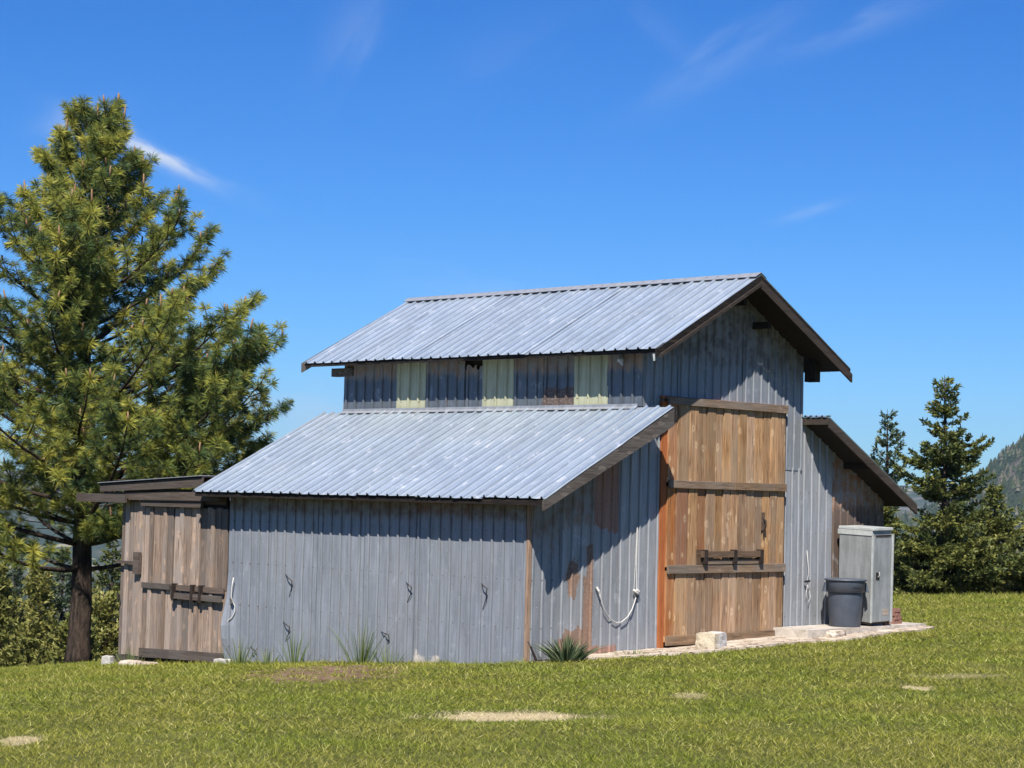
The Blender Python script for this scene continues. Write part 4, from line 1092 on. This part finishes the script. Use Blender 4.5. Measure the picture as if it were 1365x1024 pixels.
def big_pine():
    B = (-14.55, 3.30, float(G(-14.55, 3.30))-.05); H = 10.75
    root = empty('pine_tree', B, label='large long needled pine with dark trunk left of the plank shed', cat='tree')
    tp = []; rs = []
    for i in range(26):
        z = H*.97*i/25; tp.append((.10*math.sin(z*.5)+.010*z, .08*math.cos(z*.6)-.08, z)); rs.append(max(.012, .19*(1-z/H)**.75+.10*math.exp(-z/.35)+.02))
    trunk_mesh(tp, rs, 'trunk', M['bark'], root, 20)
    cr = lambda z: on_path([Vector(p) for p in tp], min(z/(H*.97), .999))[0]
    # crown radius by height above the base
    hs = [1.7, 2.4, 3.0, 4.0, 4.8, 5.6, 6.4, 7.2, 8.0, 8.8, 9.4, 9.9, 10.4]; Rs = [2.6, 3.2, 3.6, 3.75, 3.65, 3.3, 3.0, 2.9, 2.5, 1.85, 1.35, .95, .5]
    tc, td, tr, tone = [], [], [], []; candles = []
    z = 1.95; azo = 0
    while z < 10.1:
        nb = random.choice((4, 4, 5)) if z > 2.2 else 3; azo += random.uniform(.4, 1.1)
        f_ = z/H
        ex = 2 if 2.6 < z < 5.0 else 0; inn = 3 if 2.2 < z < 8.0 else 0
        for b in range(nb+ex+inn):
            az = azo+2*math.pi*b/nb+random.uniform(-.25, .25)
            if nb <= b < nb+ex: az = random.uniform(.2, .75)+.5*(b-nb)
            if b >= nb+ex: az = -.82+random.uniform(-.8, .8)
            e0 = math.radians(-4+52*f_+random.uniform(-8, 8)); e1 = math.radians(28+50*f_+random.uniform(-10, 14))
            em = (e0+e1)/2; jl = random.uniform(.66, 1.08); Rt = np.interp(z+.35*np.interp(z, hs, Rs)*math.tan(em), hs, Rs)
            L = Rt*random.uniform(.66, 1.06)/math.cos(em)
            for _ in range(4): L = .5*L+.5*np.interp(min(z+L*math.sin(em), 10.6), hs, Rs)*jl/math.cos(em)
            # keep the boughs clear of the barn and shed roofs
            if nb <= b < nb+ex: L = max(L, Rt*.92/math.cos(em))
            if b >= nb+ex: L = random.uniform(.8, 1.7)
            dirx = math.cos(az)
            if z < 2.8 and dirx > .45: L = min(L, 3.0)
            lt = random.uniform(.3, .68); p0 = cr(z); pts = limb_path(p0, az, e0, e1, L); r0 = .014+.010*L
            lb = MB().tube(pts, [r0*(1-.8*i/7) for i in range(8)], 6)
            cnt = max(4, int(L/.20))
            for s_ in range(cnt):
                t_ = .30+.70*(s_+random.random()*.6)/cnt
                if t_ > .99: continue
                q, d = on_path(pts, t_); sd = 1 if s_ % 2 else -1
                a2 = math.atan2(d.y, d.x)+sd*random.uniform(.5, 1.15)
                ll = min((.34+.55*(1-t_))*L*.36*random.uniform(.6, 1.2)+.14, 1.15)
                sub = limb_path(q, a2, math.asin(max(-1, min(1, d.z)))*.6+random.uniform(-.25, .2), math.radians(35+25*f_)+random.uniform(-.25, .4), ll, 4, .15)
                lb.tube(sub, [.011*(1-.6*i/4)+.002 for i in range(5)], 4, False)
                for u_ in ([1.] if ll < .3 else [.62, 1.] if ll < .6 else [.4, .7, 1.]):
                    c, dd = on_path(sub, u_*.999); tc.append(tuple(c)); td.append(tuple(dd+Vector((0, 0, .25)))); tr.append(random.uniform(.75, 1.15)*(1 if u_ == 1 else .85)); tone.append(min(1, max(0, lt+.17*random.gauss(0, 1))))
                if f_ > .35 and random.random() < .30: candles.append((c, dd))
            c, dd = on_path(pts, .999); tc.append(tuple(c)); td.append(tuple(dd)); tr.append(1.15); tone.append(random.random())
            tc.append(tuple(on_path(pts, .88)[0])); td.append(tuple(dd)); tr.append(1.); tone.append(random.random())
            if f_ > .2: candles.append((c, dd))
            lb.build('limb', M['bark'], root, smooth=True)
        z += random.uniform(.33, .47)*(1.0 if z < 8.3 else .8)
    for q in np.linspace(9.2, 10.5, 14):
        c = cr(q); tc.append((c.x+random.uniform(-.1, .1), c.y+random.uniform(-.1, .1), q)); td.append((random.uniform(-.3, .3), random.uniform(-.3, .3), 1)); tr.append(1.); tone.append(.5)
    tufts_mesh(tc, td, tr, 110, .20, .0040, 'crown', M['pine'], root, tone=tone)
    # upright brown shoots at the branch ends, sharing one mesh
    c0 = MB().tube([(0, 0, 0), (0, 0, .12), (0, 0, .24), (0, 0, .28)], [.016, .022, .018, .004], 6).build('shoot', M['candle'], root, smooth=True)
    c0.location = Vector(tp[-1])+Vector((0, 0, .1)); c0.scale = (1.1, 1.1, 1.4)
    random.shuffle(candles)
    for (c, dd) in candles[:230]:
        s_ = c0.copy(); link(s_); s_.parent = root; s_.location = c+Vector((0, 0, .01)); q = random.uniform(.35, 1.05)
        s_.scale = (.9, .9, q); s_.rotation_euler = (random.uniform(-.15, .15)+dd.y*-.15, random.uniform(-.15, .15)+dd.x*.2, 0)
    return len(tc)


print('pine tufts', big_pine())


def spray_tree(name, loc, H, R, mat, label, group, shape='fir', dens=1., base=.0, tone0=.45, cat='tree', leaf=.125, trunk_r=None, skew=0., gap=.0, wid=.30):
    """conifer with tiered, slightly drooping boughs made of many small needle clumps"""
    root = empty(name, loc, label=label, cat=cat, group=group)
    tr_ = trunk_r or H*.016
    tp = [(skew*(i/10)**2, .02*math.sin(i), H*i/10) for i in range(11)]
    trunk_mesh(tp, [tr_*(1-i/10)**.8+.006 for i in range(11)], 'trunk', M['twig'], root, 9)
    P, Dn, Tn = [], [], []; z = base*H+.05; lb = MB()
    while z < H*.985:
        f_ = (z/H-base)/(1-base)
        if shape == 'fir': rad = R*(1-f_)**.78*(.84+.26*math.sin(f_*17+loc[0]))+.10
        elif shape == 'open': rad = R*(1-f_)**.6*(.8+.3*math.sin(f_*13+loc[1]))+.10
        else: rad = R*math.sqrt(max(0, 1-(2*f_-.75)**2/1.6))*(.8+.3*math.sin(f_*7+loc[0]))*(1-f_)**.35+.1
        nb = random.randint(5, 7); ao = random.uniform(0, 6.28)
        for b in range(nb):
            if random.random() < gap+(.22 if f_ > .5 else 0)*.7: continue
            az = ao+6.283*b/nb+random.uniform(-.35, .35); L = rad*random.uniform(.50, 1.25)
            if shape == 'fir': e0 = -.12+.5*f_; e1 = .12+.65*f_
            elif shape == 'open': e0 = .10+.5*f_; e1 = .35+.6*f_
            else: e0 = .35+.5*f_; e1 = .75+.4*f_
            pts = limb_path((skew*(z/H)**2, 0, z+random.uniform(-.06, .06)), az, e0+random.uniform(-.15, .12), e1+random.uniform(-.1, .2), L, 5, .1)
            lb.tube(pts, [.004+.009*L*(1-i/5.5) for i in range(6)], 4, False)
            tn = min(1, max(0, tone0+.16*random.gauss(0, 1)))
            ns = max(3, int(L/(.060)*dens))
            for s_ in range(ns):
                t_ = .12+.88*(s_+random.random())/ns; q, d = on_path(pts, min(t_, .999)); sdv = d.cross(Vector((0, 0, 1))).normalized()*(1 if random.random() < .5 else -1)
                ll = wid*L*(1.15-t_)*random.uniform(.5, 1.2)+.07
                dr_ = (d*random.uniform(.5, 1.)+sdv*random.uniform(.5, 1.1)+Vector((0, 0, random.uniform(-.28, .22)))).normalized()
                nc = max(2, int(ll/(leaf*.55)))
                for c_ in range(nc):
                    pc = q+dr_*(ll*(c_+random.random()*.8)/nc)+Vector((0, 0, random.uniform(-.03, .04)))
                    for _ in range(4):
                        P.append(tuple(pc)); Dn.append(tuple(dr_+Vector((random.uniform(-.8, .8), random.uniform(-.8, .8), random.uniform(-.55, .75))))); Tn.append(tn)
        z += max(.08, H*.025)*random.uniform(.8, 1.25)
    lb.build('limb', M['twig'], root); bpy.data.objects[root.name]
    P = np.array(P); Dn = unit(np.array(Dn)); n_ = len(P); L_ = leaf*rng.uniform(.7, 1.4, n_); side = unit(np.cross(Dn, rng.standard_normal((n_, 3))))*(leaf*.30)
    V = np.stack([P-side*.6, P+Dn*L_[:, None]*.5+side, P+Dn*L_[:, None], ], 1)
    r = np.clip(np.array(Tn)+.15*rng.standard_normal(n_), 0, 1)
    np_mesh('crown', V.reshape(-1, 3), np.arange(n_*3).reshape(-1, 3), mat, root, rnd=np.repeat(r, 3))
    return n_


def wpos(x_, D):
    """spot on the terrain a given distance along one line of sight"""
    d = (F+Rc*((x_-682.5)/fpx)); d = Vector((d.x, d.y)); d /= (d.x*F.x+d.y*F.y)/math.hypot(F.x, F.y)
    X_, Y_ = CAMP.x+d.x*D, CAMP.y+d.y*D; return (X_, Y_, float(G(X_, Y_))-.1)


FG = 'firs beyond the right end of the barn'
TREES = [
    ('fir_tree', -9.75, 26.6, 5.55, 2.35, 'fir', 'tall dark fir with a ragged split top right of the barn', FG, dict(dens=1.25, tone0=.42, gap=.06, skew=-.05)),
    ('fir_tree', -20.7, 41.1, 5.5, 2.1, 'open', 'slender pale fir showing above the right lean-to roof', FG, dict(mat='firb', dens=.8, leaf=.15, gap=.12, tone0=.5)),
    ('fir_tree', -10.9, 31.2, 2.75, 2.5, 'fir', 'short bushy fir just right of the tall dark fir', FG, dict(tone0=.55, dens=1.1)),
    ('fir_tree', -7.3, 27.4, 2.5, 2.1, 'fir', 'fir cut by the right edge of the photo', FG, dict(tone0=.5, dens=1.1)),
    ('fir_tree', -11.9, 26.2, 3.0, 2.2, 'fir', 'low wide fir showing right beside the metal cabinet', FG, dict(tone0=.45, dens=1.2)),
    ('fir_tree', -9.5, 31.5, 1.6, 1.6, 'fir', 'smallest fir in the gap left of the fir at the photo edge', FG, dict(tone0=.6, dens=1.1)),
    ('fir_tree', -4.6, 29.0, 3.6, 2.0, 'fir', 'fir standing outside the right edge of the photo', FG, dict(tone0=.5)),
]
for (nm, x_, y_, ztop, R, shp, lb_, grp, kw) in TREES:
    z0 = float(G(x_, y_))-.1; mt = M[kw.pop('mat', 'fir')]
    c = spray_tree(nm, (x_, y_, z0), ztop-z0, R, mt, lb_, grp, shp, **kw); print(nm, c, round(z0, 2))
LG = 'bushy young conifers beyond the big pine'
LEFT = [  # sight line, distance, top height (world z), radius
    (158, 58, .55, 2.3, 'fir', 'dark fir between the big pine trunk and the plank shed', dict(tone0=.3, mat='fir')),
    (148, 50, -.55, 1.5, 'round', 'yellow green young pine low against the left side of the shed', dict(tone0=.8)),
    (62, 50, .05, 1.7, 'round', 'yellow green young pine just left of the big trunk', dict(tone0=.75)),
    (10, 51, .0, 1.9, 'round', 'olive young pine at the left edge of the photo', dict(tone0=.6)),
    (92, 56, .35, 2.0, 'fir', 'grey green fir behind the young pines left of the trunk', dict(tone0=.5, mat='firb')),
    (30, 60, .6, 2.2, 'fir', 'tall grey green fir farthest left behind the young pines', dict(tone0=.5, mat='firb')),
    (-60, 52, .6, 1.9, 'round', 'olive young pine outside the left edge of the photo', dict(tone0=.5)),
    (112, 48, -1.15, 1.3, 'round', 'small young pine directly behind the big pine trunk', dict(tone0=.65)),
]
for (x_, D, ztop, R, shp, lb_, kw) in LEFT:
    p = wpos(x_, D); mt = M[kw.pop('mat', 'ypine')]; print('left', p, spray_tree('young_pine' if mt is M['ypine'] else 'fir_tree', p, max(.9, ztop-p[2]), R, mt, lb_, LG, shp, dens=.75, **kw))
